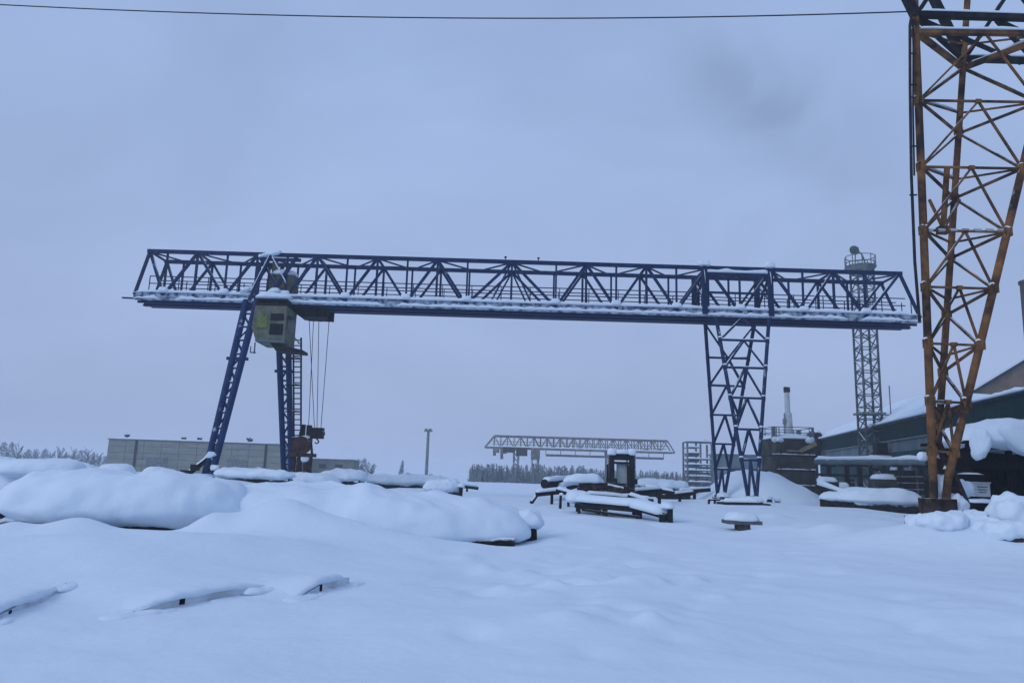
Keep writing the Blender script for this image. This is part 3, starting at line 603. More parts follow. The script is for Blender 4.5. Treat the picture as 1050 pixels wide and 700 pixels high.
# ------------------------------------------------------------------ masts, chimneys, wire
def masts():
    D = 66.
    top, bas = P(884.5, 275, D), P(885, 500, D); x = bas.x*.1+top.x*.9; zt = top.z; r = .72
    root = thing('lighting_mast', 'tall grey lattice lighting mast with railed lamp platform behind the girder', 'mast', (x, D, 0))
    m = MB(); cs = [(-r, -r), (r, -r), (r, r), (-r, r)]
    for cx, cy_ in cs: m.bar((x+cx, D+cy_, 0), (x+cx, D+cy_, zt), .15)
    n = 20
    for i in range(n):
        z0, z1 = zt*i/n, zt*(i+1)/n
        for k in range(4):
            a, b = cs[k], cs[(k+1) % 4]
            if i % 2: a, b = b, a
            m.bar((x+a[0], D+a[1], z0), (x+b[0], D+b[1], z1), .075); m.bar((x+a[0], D+a[1], z1), (x+b[0], D+b[1], z1), .075)
    m.build('lattice', mat('dull_grey_mast_steel', (.05, .065, .075), (.10, .12, .13), .7, 2., frost=.4), root)
    for py, wd in ((424, .2),):
        q = MB(); q.box((x, D, P(885, py, D).z), (2., 2., .18)); q.build('mid_platform', GREYST, root)
    z1 = P(885, 326, D).z; q = MB(); q.lathe((x, D, z1-.6), [(.9, 0), (1.5, .6), (1.5, .9)], 12); q.build('collar', GREYST, root)
    m = MB(); m.lathe((x-.1, D, zt-.6), [(.8, 0), (1.35, .6), (1.35, .75)], 12); pf = m.build('platform', GREYST, root)
    m = MB()
    for k in range(10):
        t = 2*math.pi*k/10; c, s = math.cos(t)*1.3, math.sin(t)*1.3; c2, s2 = math.cos(t+.628)*1.3, math.sin(t+.628)*1.3
        m.bar((x-.1+c, D+s, zt), (x-.1+c, D+s, zt+1.05), .06)
        for h in (.45, 1.05): m.bar((x-.1+c, D+s, zt+h), (x-.1+c2, D+s2, zt+h), .06)
    m.build('railing', GREYST, pf)
    m = MB(); c = P(877, 256, D); m.lathe(c, [(.10, -.45), (.16, -.2), (.44, .12), (.46, .2), (.40, .22)], 14, axis=(-.75, -.45, -.5)); m.path([c, c+V(.6, .1, -.35), c+V(.85, .1, -1.0), c+V(.9, .1, -1.9)], .07); m.bar(c, c+V(-.1, 0, -1.6), .07); m.build('floodlight', mat('green_grey_lamp', (.05, .09, .08), (.09, .13, .11), .5), root)
    m = MB(); m.bar((x+1.9, D, P(900, 425, D).z), (x+1.9, D, P(900, 395, D).z), .07); m.bar((x+.7, D, P(900, 425, D).z), (x+1.9, D, P(900, 425, D).z), .1); m.build('bracket', GREYST, root)
    m = MB(); zb = P(885, 492, D-3).z; z2 = P(885, 471, D-3).z
    for dx in (-1.6, -.5, .5, 1.2): m.bar((x+dx, D-3, 0), (x+dx, D-3, z2), .22)
    for z in (z2, z2-.8): m.bar((x-1.7, D-3, z), (x+1.3, D-3, z), .2)
    m.box((x-.5, D-2.6, z2+.9), (.9, .8, 1.1)); fr = m.build('base_frame', DKSTEEL, root)
    MB().snow((x-1.8, D-3, z2+.1), (x+1.5, D-3, z2+.1), .7, .45, 2, step=.2).build('snow_layer', SNOW, fr)
    # far floodlight mast
    D = 190.; b = P(437, 489, D); t = P(437, 441, D)
    root = thing('lamp_mast', 'thin grey lamp mast standing alone far off left of the distant crane', 'mast', (b.x, D, 0))
    MB().tube((b.x, D, -.3), (b.x, D, t.z-.3), .42, .34, 8).build('pole', GREYST, root)
    m = MB(); m.box((b.x, D, t.z-.1), (2.0, .8, .5)); m.box((b.x-.55, D-.2, t.z+.25), (.6, .5, .4)); m.box((b.x+.45, D-.2, t.z+.25), (.6, .5, .4)); m.build('lamp_head', GREYST, root)
    # thin pale stack behind the silo
    D = 84.; b = P(808.5, 450, D); t = P(808.5, 397, D)
    root = thing('chimney_stack', 'thin pale steel chimney behind the railed brown tank house', 'chimney', (b.x, D, 0))
    m = MB(); m.lathe((b.x, D, 0), [(.62, 0), (.58, 6), (.45, t.z-3.0), (.30, t.z-2.8), (.28, t.z-.6)], 12); sh = m.build('shaft', PSTACK, root)
    MB().lathe((b.x, D, t.z-.6), [(.28, 0), (.36, .05), (.36, .6), (.2, .7)], 12).build('cap', DKSTEEL, root)
    m = MB(); m.bar((b.x-.5, D-.3, t.z-4.2), (b.x-.5, D-.3, t.z-3.6), .3); m.bar((b.x-.62, D-.4, 2), (b.x-.5, D-.4, t.z-3), .08); m.build('ladder', GREYST, root)
    D = 110.; c = P(1063, 370, D); zt = P(1055, 288, D).z
    root = thing('chimney_stack', 'tall dark chimney behind the brown gabled building at the right edge', 'chimney', (c.x, D, 0))
    MB().lathe((c.x, D, 0), [(1.5, 0), (1.4, 10), (1.25, zt-.5)], 20).build('shaft', BRICK, root)
    MB().lathe((c.x, D, zt-.5), [(1.25, 0), (1.42, .06), (1.42, .5), (1.1, .55)], 20).build('cap', BRICK, root)
    m = MB(); pts = []
    for i in range(41):
        t = i/40; u_ = -160+t*1092; pts.append(P(u_, 5+.05123*u_-4.68e-5*u_*u_, 22+6*(1-t)))
    m.path(pts, .022, 6); m.build('overhead_wire', WIRE, label='thin black overhead wire across the top of the sky', cat='wire')

# ------------------------------------------------------------------ buildings
def buildings():
    # long pale warehouse on the left
    D = 150.; a = P(111.5, 450, D); b = P(291, 457.8, D+4); zt = a.z
    root = thing('warehouse', 'long low warehouse of pale concrete panels behind the snow on the left', 'building', ((a.x+b.x)/2, D, 0))
    dv = V(b.x-a.x, 4, 0); L = dv.length; d = dv.normalized(); nn = V(d.y, -d.x, 0)
    m = MB(); rows = 5; hgt = zt/rows; bays = 10
    for r in range(rows):
        for k in range(bays):
            p0 = V(a.x, D, 0)+d*(L*k/bays+.04); p1 = V(a.x, D, 0)+d*(L*(k+1)/bays-.04)
            off = nn*(.0+.03*((r+k) % 2))
            m.poly([p0+off+V(0, 0, r*hgt+.04), p1+off+V(0, 0, r*hgt+.04), p1+off+V(0, 0, (r+1)*hgt-.06), p0+off+V(0, 0, (r+1)*hgt-.06)], -nn*.3)
    wl = m.build('wall', CONC, root)
    m = MB(); p0 = V(a.x, D, 0)-nn*.12; p1 = p0+dv
    m.poly([p0, p1, p1+V(0, 0, zt-.02), p0+V(0, 0, zt-.02)], -nn*14); m.build('core', GREYST, root)
    m = MB(); m.poly([p0+nn*.35-d*.2+V(0, 0, zt), p1+nn*.35+d*.2+V(0, 0, zt), p1-nn*15+d*.2+V(0, 0, zt), p0-nn*15-d*.2+V(0, 0, zt)], (0, 0, .16)); rf = m.build('roof', GREYST, root)
    s = MB(); s.snow(p0-nn*5+V(0, 0, zt+.16), p1-nn*5+V(0, 0, zt+.16), 10, .5, 3, step=1.5); s.build('snow_layer', SNOW, rf)
    for px, h in ((125, .9), (182, .6), (198, .7), (248, 1.2), (250, .8)):
        t = (P(px, 450, D).x-a.x)/L; q = p0+d*L*t-nn*2+V(0, 0, zt+.1)
        m = MB(); m.tube(q, q+V(0, 0, h*.7), .22); m.lathe(q+V(0, 0, h*.6), [(.35, 0), (.5, .1), (.5, .45), (.15, .6)], 10); m.build('roof_vent', DKSTEEL, rf)
    for px in (138, 215, 268):
        t = (P(px, 460, D).x-a.x)/L; q = p0+d*L*t+nn*.2
        m = MB(); m.bar(q+V(0, 0, 0), q+V(0, 0, zt), .45, .14, up=nn); m.build('downpipe', DKSTEEL, wl)
    for px in (160, 240):
        t = (P(px, 460, D).x-a.x)/L; q = p0+d*L*t+nn*.17+V(0, 0, 2.0)
        m = MB(); m.poly([q-d*2-V(0, 0, 2), q+d*2-V(0, 0, 2), q+d*2+V(0, 0, 1), q-d*2+V(0, 0, 1)], nn*.05); m.build('door', GREYST, wl)
    # lower annex right of the leg
    D = 165.; a = P(288, 468, D); b = P(361, 475, D); zt = P(330, 471, D).z
    root = thing('annex', 'low dark grey annex at the right end of the long warehouse', 'building', ((a.x+b.x)/2, D, 0))
    m = MB(); m.box(((a.x+b.x)/2, D+4, zt/2), (b.x-a.x, 8, zt)); m.build('wall', mat('grey_green_render', (.11, .125, .12), (.17, .18, .17), .9, .6), root)
    m = MB(); m.box(((a.x+b.x)/2, D+4, zt+.1), (b.x-a.x+.5, 8.6, .2)); rf = m.build('roof', GREYST, root)
    MB().snow((a.x, D+4, zt+.2), (b.x, D+4, zt+.2), 8, .4, 5, step=1.2).build('snow_layer', SNOW, rf)
    for k in range(4): q = a.x+(b.x-a.x)*(k+.6)/4.4; m = MB(); m.box((q, D-.03, zt*.62), (1.6, .08, .9)); m.build('window', GLASS, root)
    # green production hall along the right
    E0, E1 = V(37.2, 91, 0), V(23.6, 16, 0); H = 7.0
    E0 = V(P(841, 450, 90).x, 90, 0); H = P(841, 451.5, 90).z
    q = P(1050, 404, 41); t = (H-EYE)/(q.z-EYE); q = V(q.x*t, q.y*t, 0); d = (q-E0).normalized(); E1 = E0+d*78; nn = V(d.y, -d.x, 0)
    if nn.x > 0: nn = -nn
    root = thing('factory_hall', 'long dark teal factory hall with snowy roof on the right', 'building', (E0+E1)/2)
    def strip(z0, z1, out, m, s0=0., s1=78., th=.25):
        p0, p1 = E0+d*s0+nn*out, E0+d*s1+nn*out
        m.poly([p0+V(0, 0, z0), p1+V(0, 0, z0), p1+V(0, 0, z1), p0+V(0, 0, z1)], -nn*th)
    m = MB(); strip(H-1.4, H, .18, m); cl_ = m.build('cladding_band', TEAL, root)
    m = MB(); strip(H-2.35, H-1.4, .06, m); m.build('wall_panel', PALE, root)
    m = MB(); strip(H-4.5, H-2.35, .14, m); m.build('lower_band', mat('faded_teal_cladding', (.010, .040, .046), (.020, .062, .068), .8, .8, bump=.3, wave=2.2), root)
    m = MB(); strip(0, H-4.5, -.1, m); strip(0, H, -.3, m, th=14); m.build('wall', mat('grey_green_wall', (.055, .08, .085), (.09, .12, .125), .8, .8), root)  # even grey-green for the lower wall and the body behind
    for k in range(10):
        m = MB(); s0 = 3+k*7.0; strip(.9, H-4.7, -.02, m, s0, s0+3.6, .1); wn = m.build('window', GLASS, root)
        f = MB()
        for e in (0, 1.2, 2.4, 3.6): strip(.85, H-4.65, .04, f, s0+e-.06, s0+e+.06, .1)
        f.build('frame', GREYST, wn)
    for k in range(12):
        m = MB(); strip(0, H-4.5, .3, m, k*7., k*7.+.4, .4); m.build('pilaster', DKSTEEL, root)
    m = MB(); strip(H-.02, H+.1, .3, m); strip(H-1.44, H-1.34, .22, m); m.build('eave_trim', GREYST, root)
    # roof: slope up from the eave, snow on it
    rd = 9.5; rise = 4.3; LR = 40.
    e0, e1 = E0+nn*.4-d*.4, E1+nn*.4
    def rz_(q, v): return max(0, min(v/rd, (2*rd-v)/rd, (LR-q)/30.))*rise
    m = MB(); k1 = [(0, 0), (LR, 0), (10, rd), (0, rd), (0, 2*rd), (LR, 2*rd)]
    pt = lambda q, v: e0+d*q-nn*v+V(0, 0, H+.02+rz_(q, v))
    m.add([pt(*k) for k in k1], [(0, 1, 2, 3), (3, 2, 5, 4), (1, 5, 2)])
    m.poly([pt(LR, 0), pt(78, 0), pt(78, 2*rd), pt(LR, 2*rd)], (0, 0, -.1)); rf = m.build('roof', TEAL, root)
    s = MB(); vs_ = []; fs_ = []; nu_, nv_ = 78, 30
    for i in range(nu_+1):
        for j in range(nv_+1):
            q, v = 78.*i/nu_, 2*rd*j/nv_; ed = min(1, (v*1.5)**.5+.05, ((2*rd-v)*1.5)**.5+.05, (q*1.5)**.5+.05)
            th = (.50 if q < LR else .26)*ed*(1+.35*nz(q*.3, v*.3, 2)); p = pt(q, v)-nn*(-.1 if j == 0 else 0)
            vs_.append(p+V(0, 0, .05+th))
    for i in range(nu_):
        for j in range(nv_): k = i*(nv_+1)+j; fs_.append((k, k+1, k+nv_+2, k+nv_+1))
    s.add(vs_, fs_, True)
    s.snow(e0+nn*.05+V(0, 0, H+.1), e1+nn*.05+V(0, 0, H+.1), .4, .26, 3, step=.4); s.build('snow_layer', SNOW, rf)
    gp = [e0+d*.3-nn*.3+V(0, 0, H), e0+d*.3-nn*(2*rd-.3)+V(0, 0, H), e0+d*.3-nn*rd+V(0, 0, H+rise-.06)]
    m = MB(); m.poly(gp, d*.3); m.build('gable', TEAL, root)
    m = MB(); c = E0+nn*.8+d*.3; zc = P(838, 449, 89.5).z; m.tube(V(c.x-.3, c.y-1, zc-2.4), V(c.x-.3, c.y-1, zc), .62, .75, 14); m.lathe(V(c.x-.3, c.y-1, zc), [(.75, 0), (.9, .3), (.6, .8), (.1, 1.0)], 14); m.tube(V(c.x-.3, c.y-1, 0), V(c.x-.3, c.y-1, zc-2.3), .3); m.build('exhaust_duct', DKSTEEL, root)
    # brown gabled building beyond
    D = 100.; xl = P(999, 405, D).x; zl = P(1005, 402, D).z; dz = Z(1050, 374.5, D)-zl; w_ = (P(1050, 374, D).x-P(1005, 402, D).x); sl_ = dz/w_
    root = thing('gabled_hall', 'tall brown gabled building rising above the teal hall', 'building', (xl+10, D, 0))
    m = MB(); xm, xr = xl+11, xl+22; m.poly([(xl, D, 0), (xr, D, 0), (xr, D, zl), (xm, D, zl+11*sl_), (xl, D, zl)], (20, 30, 0)); m.build('wall', BROWN, root)
    m = MB(); m.poly([(xl-.6, D-.5, zl-.35), (xm, D-.5, zl+11*sl_), (xm, D-.5, zl+11*sl_+.35), (xl-.6, D-.5, zl)], (20, 30.5, 0)); m.poly([(xr+.6, D-.5, zl-.35), (xm, D-.5, zl+11*sl_), (xm, D-.5, zl+11*sl_+.35), (xr+.6, D-.5, zl)], (20, 30.5, 0)); rf = m.build('roof', DKSTEEL, root)
    m = MB(); m.poly([(xl-.65, D-.55, zl), (xm, D-.55, zl+11*sl_+.35), (xm, D-.55, zl+11*sl_+.65), (xl-.65, D-.55, zl+.3)], (20, 30.5, 0)); m.build('snow_layer', SNOW, rf)
    m = MB(); m.box((P(1022, 395, D).x, D-.05, zl-2.4), (5, .1, 3.2)); m.build('panel', mat('pale_brown_panel', (.2, .15, .11), (.25, .19, .14), .7, 1.), root)
    # railed brown tank house
    D = 62.; a, b = P(793.5, 449, D), P(836, 519, D); zt = a.z; x0, x1 = a.x, P(836.5, 470, D).x
    root = thing('tank_house', 'brown grey corrugated tank house with railed snowy top by the snow heap', 'tank', ((x0+x1)/2, D, 0))
    m = MB(); cxx = (x0+x1)/2; rr_ = (x1-x0)/2
    pl = [(cxx+rr_*math.copysign(abs(math.cos(t))**.14, math.cos(t)), D+rr_+rr_*math.copysign(abs(math.sin(t))**.14, math.sin(t)), 0) for t in [2*math.pi*(i+.5)/28 for i in range(28)]]
    m.poly(pl, (0, 0, zt)); m.build('shell', TANK, root)
    for z in (zt*.26, zt*.50, zt*.73):
        m = MB(); cc = V(cxx, D+rr_, 0); m.poly([V(p[0], p[1], z)+(V(p[0], p[1], 0)-cc).normalized()*.06 for p in pl], (0, 0, .12)); hp = m.build('hoop', RUST, root)
        s = MB()
        for p, q in zip(pl, pl[1:]+pl[:1]):
            if p[1] < D+rr_: s.snow(V(p[0], p[1]-.05, z+.12), V(q[0], q[1]-.05, z+.12), .16, .10, z+p[0], step=.2, patch=.25)
        s.build('snow_layer', SNOW, hp)
    m = MB()
    for i, (p, q) in enumerate(zip(pl, pl[1:]+pl[:1])):
        m.bar(V(*p)+V(0, 0, zt), V(*p)+V(0, 0, zt+.95), .06)
        for h in (.5, .95): m.bar(V(*p)+V(0, 0, zt+h), V(*q)+V(0, 0, zt+h), .06)
    m.build('railing', GREYST, root)
    s = MB(); s.pillow((cxx, D+rr_, zt+.03), 2*rr_+.2, 2*rr_+.2, .4, .1, seed=4, nu=48, nv=10); s.pillow((x0+.35, D+.1, zt-.05), 1.0, .6, .2, .28, seed=2, nu=30, nv=12, amp=.12, ns=.3); s.pillow((x1-.4, D+.05, zt-.08), .8, .5, .2, .25, seed=5, nu=30, nv=12, amp=.12, ns=.3); s.build('snow_layer', SNOW, root)
    m = MB(); m.bar((x1-1.3, D-.15, zt-1.0), (x1, D-.15, zt-.35), .22, .3); m.bar((x0+1., D-.15, zt-1.0), (x1-1.3, D-.15, zt-1.0), .12); m.build('chute', mat('tan_sheet', (.2, .17, .1), (.28, .24, .15), .7), root)
    # pale open rack
    D = 92.; a, b = P(702.5, 452, D), P(731, 501, D)
    root = thing('board_rack', 'pale open rack of stacked boards behind the lattice crane leg', 'rack', ((a.x+b.x)/2, D, 0))
    m = MB(); xs = [P(q, 475, D).x for q in (705, 718.5, 730)]; zt = P(715, 453, D).z
    for x in xs:
        for y in (D, D+2.2): m.bar((x, y, 0), (x, y, zt if x < xs[2] else zt-.2), .2)
    for k in range(9):
        z = zt*(k+1)/9
        for y in (D, D+2.2): m.bar((xs[0], y, z), (xs[1] if k in (6, 7) else xs[2], y, z), .12)
    for x in xs: m.bar((x, D, zt), (x, D+2.2, zt), .14)
    m.path([(xs[1], D, zt), (xs[1]+.5, D, zt+.25), (xs[2]-.4, D, zt+.2), (xs[2], D, zt-.3)], .1); m.build('frame', GREYST, root)
    for k in range(7):
        z = zt*(k+.5)/9+.05
        m = MB(); m.box(((xs[0]+xs[1])/2, D+1.1, z+.1), (xs[1]-xs[0]-.3, 1.9, .32)); m.build('board_stack', GREYST if k % 3 else PALE, root)
        if k < 5: m = MB(); m.box(((xs[1]+xs[2])/2, D+1.1, z), (xs[2]-xs[1]-.3, 1.9, .25)); m.build('board_stack', PALE if k % 2 else GREYST, root)
    s = MB()
    for k in range(9): s.snow((xs[0], D-.05, zt*(k+1)/9+.06), (xs[2] if k not in (6, 7) else xs[1], D-.05, zt*(k+1)/9+.06), .3, .2, k, step=.3)
    s.build('snow_layer', SNOW, root)
    D = 130.; a, b = P(737, 466, D), P(795, 500, D)
    root = thing('low_shed', 'low pale grey flat shed far behind the snow heap', 'building', ((a.x+b.x)/2, D, 0))
    m = MB(); m.box(((a.x+b.x)/2, D+3, a.z/2), (b.x-a.x, 6, a.z)); m.build('wall', PALE, root)
    m = MB(); m.box(((a.x+b.x)/2, D+3, a.z+.1), (b.x-a.x+.4, 6.4, .2)); rf = m.build('roof', GREYST, root); MB().snow((a.x, D+3, a.z+.2), (b.x, D+3, a.z+.2), 6, .45, 2, step=1.).build('snow_layer', SNOW, rf)
    for t in (.3, .7): m = MB(); m.box((a.x+(b.x-a.x)*t, D-.04, a.z*.55), (1.6, .1, 1.)); m.build('window', GLASS, root)

# ------------------------------------------------------------------ pipe rack and clutter before the hall
def pipes():
    D = 60.; a, b = P(836, 473, D), P(950, 473.5, D-6)
    root = thing('pipe_rack', 'snow topped overhead pipe on dark posts before the teal hall', 'pipe rack', ((a.x+b.x)/2, D-3, 0))
    MB().tube(a, b, .26, n=12).build('pipe', PALE, root)
    m = MB(); m.bar(a-V(0, 0, 1.0), b-V(0, 0, 1.15), .12, .2)
    m.build('tie_beam', DKSTEEL, root)
    for t in (.13, .30, .42, .78, .95):
        p = a.lerp(b, t); m = MB(); m.bar((p.x, p.y, 0), (p.x, p.y, p.z-.25), .3); m.bar((p.x-.6, p.y, p.z-.3), (p.x+.6, p.y, p.z-.3), .14); m.build('post', DKSTEEL, root)
    MB().snow(a+V(0, 0, .16), b+V(0, 0, .16), .5, .34, 8, step=.3).build('snow_layer', SNOW, root)
    m = MB()
    for k in range(5): z = .5+k*.45; m.bar((a.x+.6, D-.4, z), (b.x-.3, D-6, z+.1), .06)
    m.build('rail', GREYST, root)
    # cabinets and drums
    for i, (px, py, wd, hh, mt, lb) in enumerate(((848, 500, 1.3, 1.6, DKSTEEL, 'dark cabinet with snow on top beside the tank house'), (862, 499, .9, 1.2, GREYST, 'small grey cabinet between pipe rack posts'), (907, 492, 1.9, 1.9, TANK, 'brown corrugated container under the overhead pipe'), (925, 488, 1.4, 2.6, DKSTEEL, 'tall dark cabinet under the right of the overhead pipe'))):
        D2 = 56.; c = P(px, py, D2); root = thing('equipment_cabinet', lb, 'cabinet', (c.x, D2, 0))
        m = MB(); m.box((c.x, D2, hh/2+.25), (wd, 1.1, hh)); m.box((c.x, D2, .12), (wd*.9, .9, .25)); bd = m.build('body', mt, root)
        MB().box((c.x, D2-.57, hh/2+.25), (wd*.8, .05, hh*.85)).build('door', mt, root)
        MB().pillow((c.x, D2, hh+.27), wd+.1, 1.2, .35, .08, seed=i, nu=30, nv=10).build('snow_layer', SNOW, root)
    # inclined snowy board and big snow-laden pipes
    m = MB(); p, q = P(839, 498, 52), P(870, 508, 49)
    root = thing('sloping_beam', 'snow covered beam sloping down right from the tank house', 'beam', ((p.x+q.x)/2, 50, 0))
    MB().bar(p, q, .4, .25).build('timber', BARK, root); m = MB(); m.bar((p.x+.2, p.y, 0), (p.x+.2, p.y, p.z), .2); m.bar((q.x-.2, q.y, 0), (q.x-.2, q.y, q.z), .2); m.build('support', DKSTEEL, root)
    MB().snow(p+V(0, 0, .12), q+V(0, 0, .12), .5, .35, 3, step=.2).build('snow_layer', SNOW, root)
    D = 45.; a, b = P(869, 519, D), P(946, 521, D)
    root = thing('pipe_stack', 'big steel pipes buried under a long snow pillow left of the orange leg', 'pipes', ((a.x+b.x)/2, D, 0))
    m = MB()
    for dy in (0, .8, 1.6): m.tube((a.x+.3, D+dy, .38), (b.x-.2, D+dy, .38), .36, n=14)
    m.build('pipe', DKSTEEL, root)
    s = MB(); s.pillow(((a.x+b.x)/2, D+.8, .82), b.x-a.x+.6, 2.9, .72, .25, seed=21, amp=.12); s.build('snow_layer', SNOW, root)
    c = P(859, 512, D+1)
    root = thing('snowy_timber', 'short snow laden timber left of the buried pipes', 'timber', (c.x, c.y, 0))
    MB().bar((c.x-.9, c.y+.3, .55), (c.x+.9, c.y-.5, .35), .7, .5).build('log', BARK, root); MB().pillow((c.x, c.y-.1, .85), 2.2, 1.2, .4, .2, rz=-.4, seed=3, nu=40, nv=12).build('snow_layer', SNOW, root)

# ------------------------------------------------------------------ dark snow-laden shed at the right edge
def shed():
    D = 26.; x0 = P(1000, 500, D).x; x1 = x0+6.5; zt = P(1020, 455, D).z; base = .35
    root = thing('shed', 'black open boarded shed under a thick curling roof of snow, right edge', 'shed', (x0+3, D, base))
    m = MB()
    for k in range(22): xx = x0+(x1-x0)*(k+.5)/22; m.box((xx, D+2.2, zt/2), (.296, .05, zt+.2+.03*(k % 3)))
    m.box((x0, D+1.2, zt/2), (.08, 2.2, zt)); m.box((x1, D+1.2, zt/2), (.08, 2.2, zt)); wl = m.build('wall', BOARD, root)
    for xx in (x0+.05, x0+1.25, x0+3.2, x1): m = MB(); m.bar((xx, D, 0), (xx, D, zt), .16); m.build('post', BOARD, root)
    m = MB(); m.box(((x0+x1)/2, D+1.0, zt+.02), (x1-x0+.9, 2.9, .1)); m.bar((x0-.9, D-.2, zt-.72), (x1, D-.2, zt-.78), .16, .24); m.bar((x0-.3, D-.15, zt-.1), (x1, D-.15, zt-.1), .14, .2); rf = m.build('roof', BOARD, root)
    MB().pillow((x0+2.75, D+.8, zt+.10), 6.9, 3.7, .78, .34, seed=31, amp=.12, ns=1.4, nu=140, nv=30).pillow((x0-.16, D-.75, zt+.02), .5, .8, .42, .55, seed=8, nu=40, nv=18, amp=.08, ns=.4, ex=2.1, tilt=.5).pillow((x0+1.75, D-.85, zt-.02), 2.6, .9, .5, .50, seed=9, nu=60, nv=18, amp=.10, ns=.8, tilt=-.22).build('snow_layer', SNOW, rf)
    for k in range(5):
        m = MB(); xx = x0+1.3+k*.38; m.box((xx, D+.3, 1.0), (.34, .04, 1.5)); m.build('door_board', BOARD if k % 2 else mat('dark_green_board', (.008, .03, .03), (.014, .045, .042), .7), root)
    # pale notice box and a snowy bench in front
    c = P(1004.5, 502, D-.6)
    t = thing('notice_box', 'pale grey box standing on the snowy bench before the shed', 'box', (c.x, c.y, c.z-.22))
    MB().box((c.x, c.y, c.z), (.52, .3, .44)).build('body', PGREY, t); MB().box((c.x, c.y, c.z+.24), (.58, .36, .04)).build('lid', PGREY, t); m = MB()
    for k in range(3): m.box((c.x, c.y-.155, c.z+.1-k*.09), (.34-.05*k, .012, .025))
    m.build('slots', DKSTEEL, t)
    a, b = P(993, 513, D-.6), P(1025, 513.5, D-.6)
    t = thing('bench', 'dark wooden bench with a layer of snow before the shed', 'bench', ((a.x+b.x)/2, a.y, .3))
    MB().box(((a.x+b.x)/2, a.y, a.z-.10), (b.x-a.x, .55, .08)).build('seat', BOARD, t)
    for x in (a.x+.12, b.x-.12): m = MB(); m.box((x, a.y, a.z/2-.07), (.1, .45, a.z-.1)); m.build('leg', BOARD, t)
    MB().pillow(((a.x+b.x)/2, a.y, a.z-.05), b.x-a.x+.06, .6, .12, .03, seed=4, nu=40, nv=8, amp=.03, ns=.3).build('snow_layer', SNOW, t)
    c = P(1000, 488, D-.2)
    t = thing('crate', 'black upright crate with thin snow at the left of the shed', 'crate', (c.x-.15, c.y, .3))
    m = MB(); m.box((c.x-.1, c.y+.2, c.z/2), (.75, .6, c.z+.1)); m.build('body', BOARD, t); MB().snow((c.x-.5, c.y+.2, c.z+.06), (c.x+.4, c.y+.2, c.z+.06), .6, .07, 3).build('snow_layer', SNOW, t)
    # snowed-over rubble at the foot of the crane and shed
    for i, (px, py, D2, L, W, h, lb) in enumerate(((944, 538, 20.3, .9, .8, .42, 'small snow lump with dark gap at the crane foot'), (966, 537, 19.8, 1.2, .9, .36, 'low snow lump in front of the rusty foot'), (988, 535, 20.2, 1.3, 1.0, .42, 'rounded snow lump between the crane foot and the bench'), (1014, 544, 19.6, 1.25, .9, .52, 'snow lump on a dark stone in front of the bench'), (1042, 531, 20.2, 1.4, 1.2, .75, 'big round snow lump at the right edge before the shed'), (1038, 545, 19.0, 1.2, .9, .35, 'low snow lump lowest at the right edge'))):
        c = P(px, py, D2); t = thing('snowy_stone', lb, 'stone', (c.x, D2, c.z-.3), group='snow lumps in front of the shed')
        m = MB(); m.pillow((c.x, D2+.05, c.z-.28), L*.85, W*.8, .3, .3, seed=i, nu=20, nv=10, amp=.14, ns=.4); m.build('stone', BRICK, t)
        MB().pillow((c.x, D2, c.z-.02), L, W, h*.75, .24, seed=i+40, nu=60, nv=24, amp=.13, ns=.5, ex=2.4).build('snow_layer', SNOW, t)

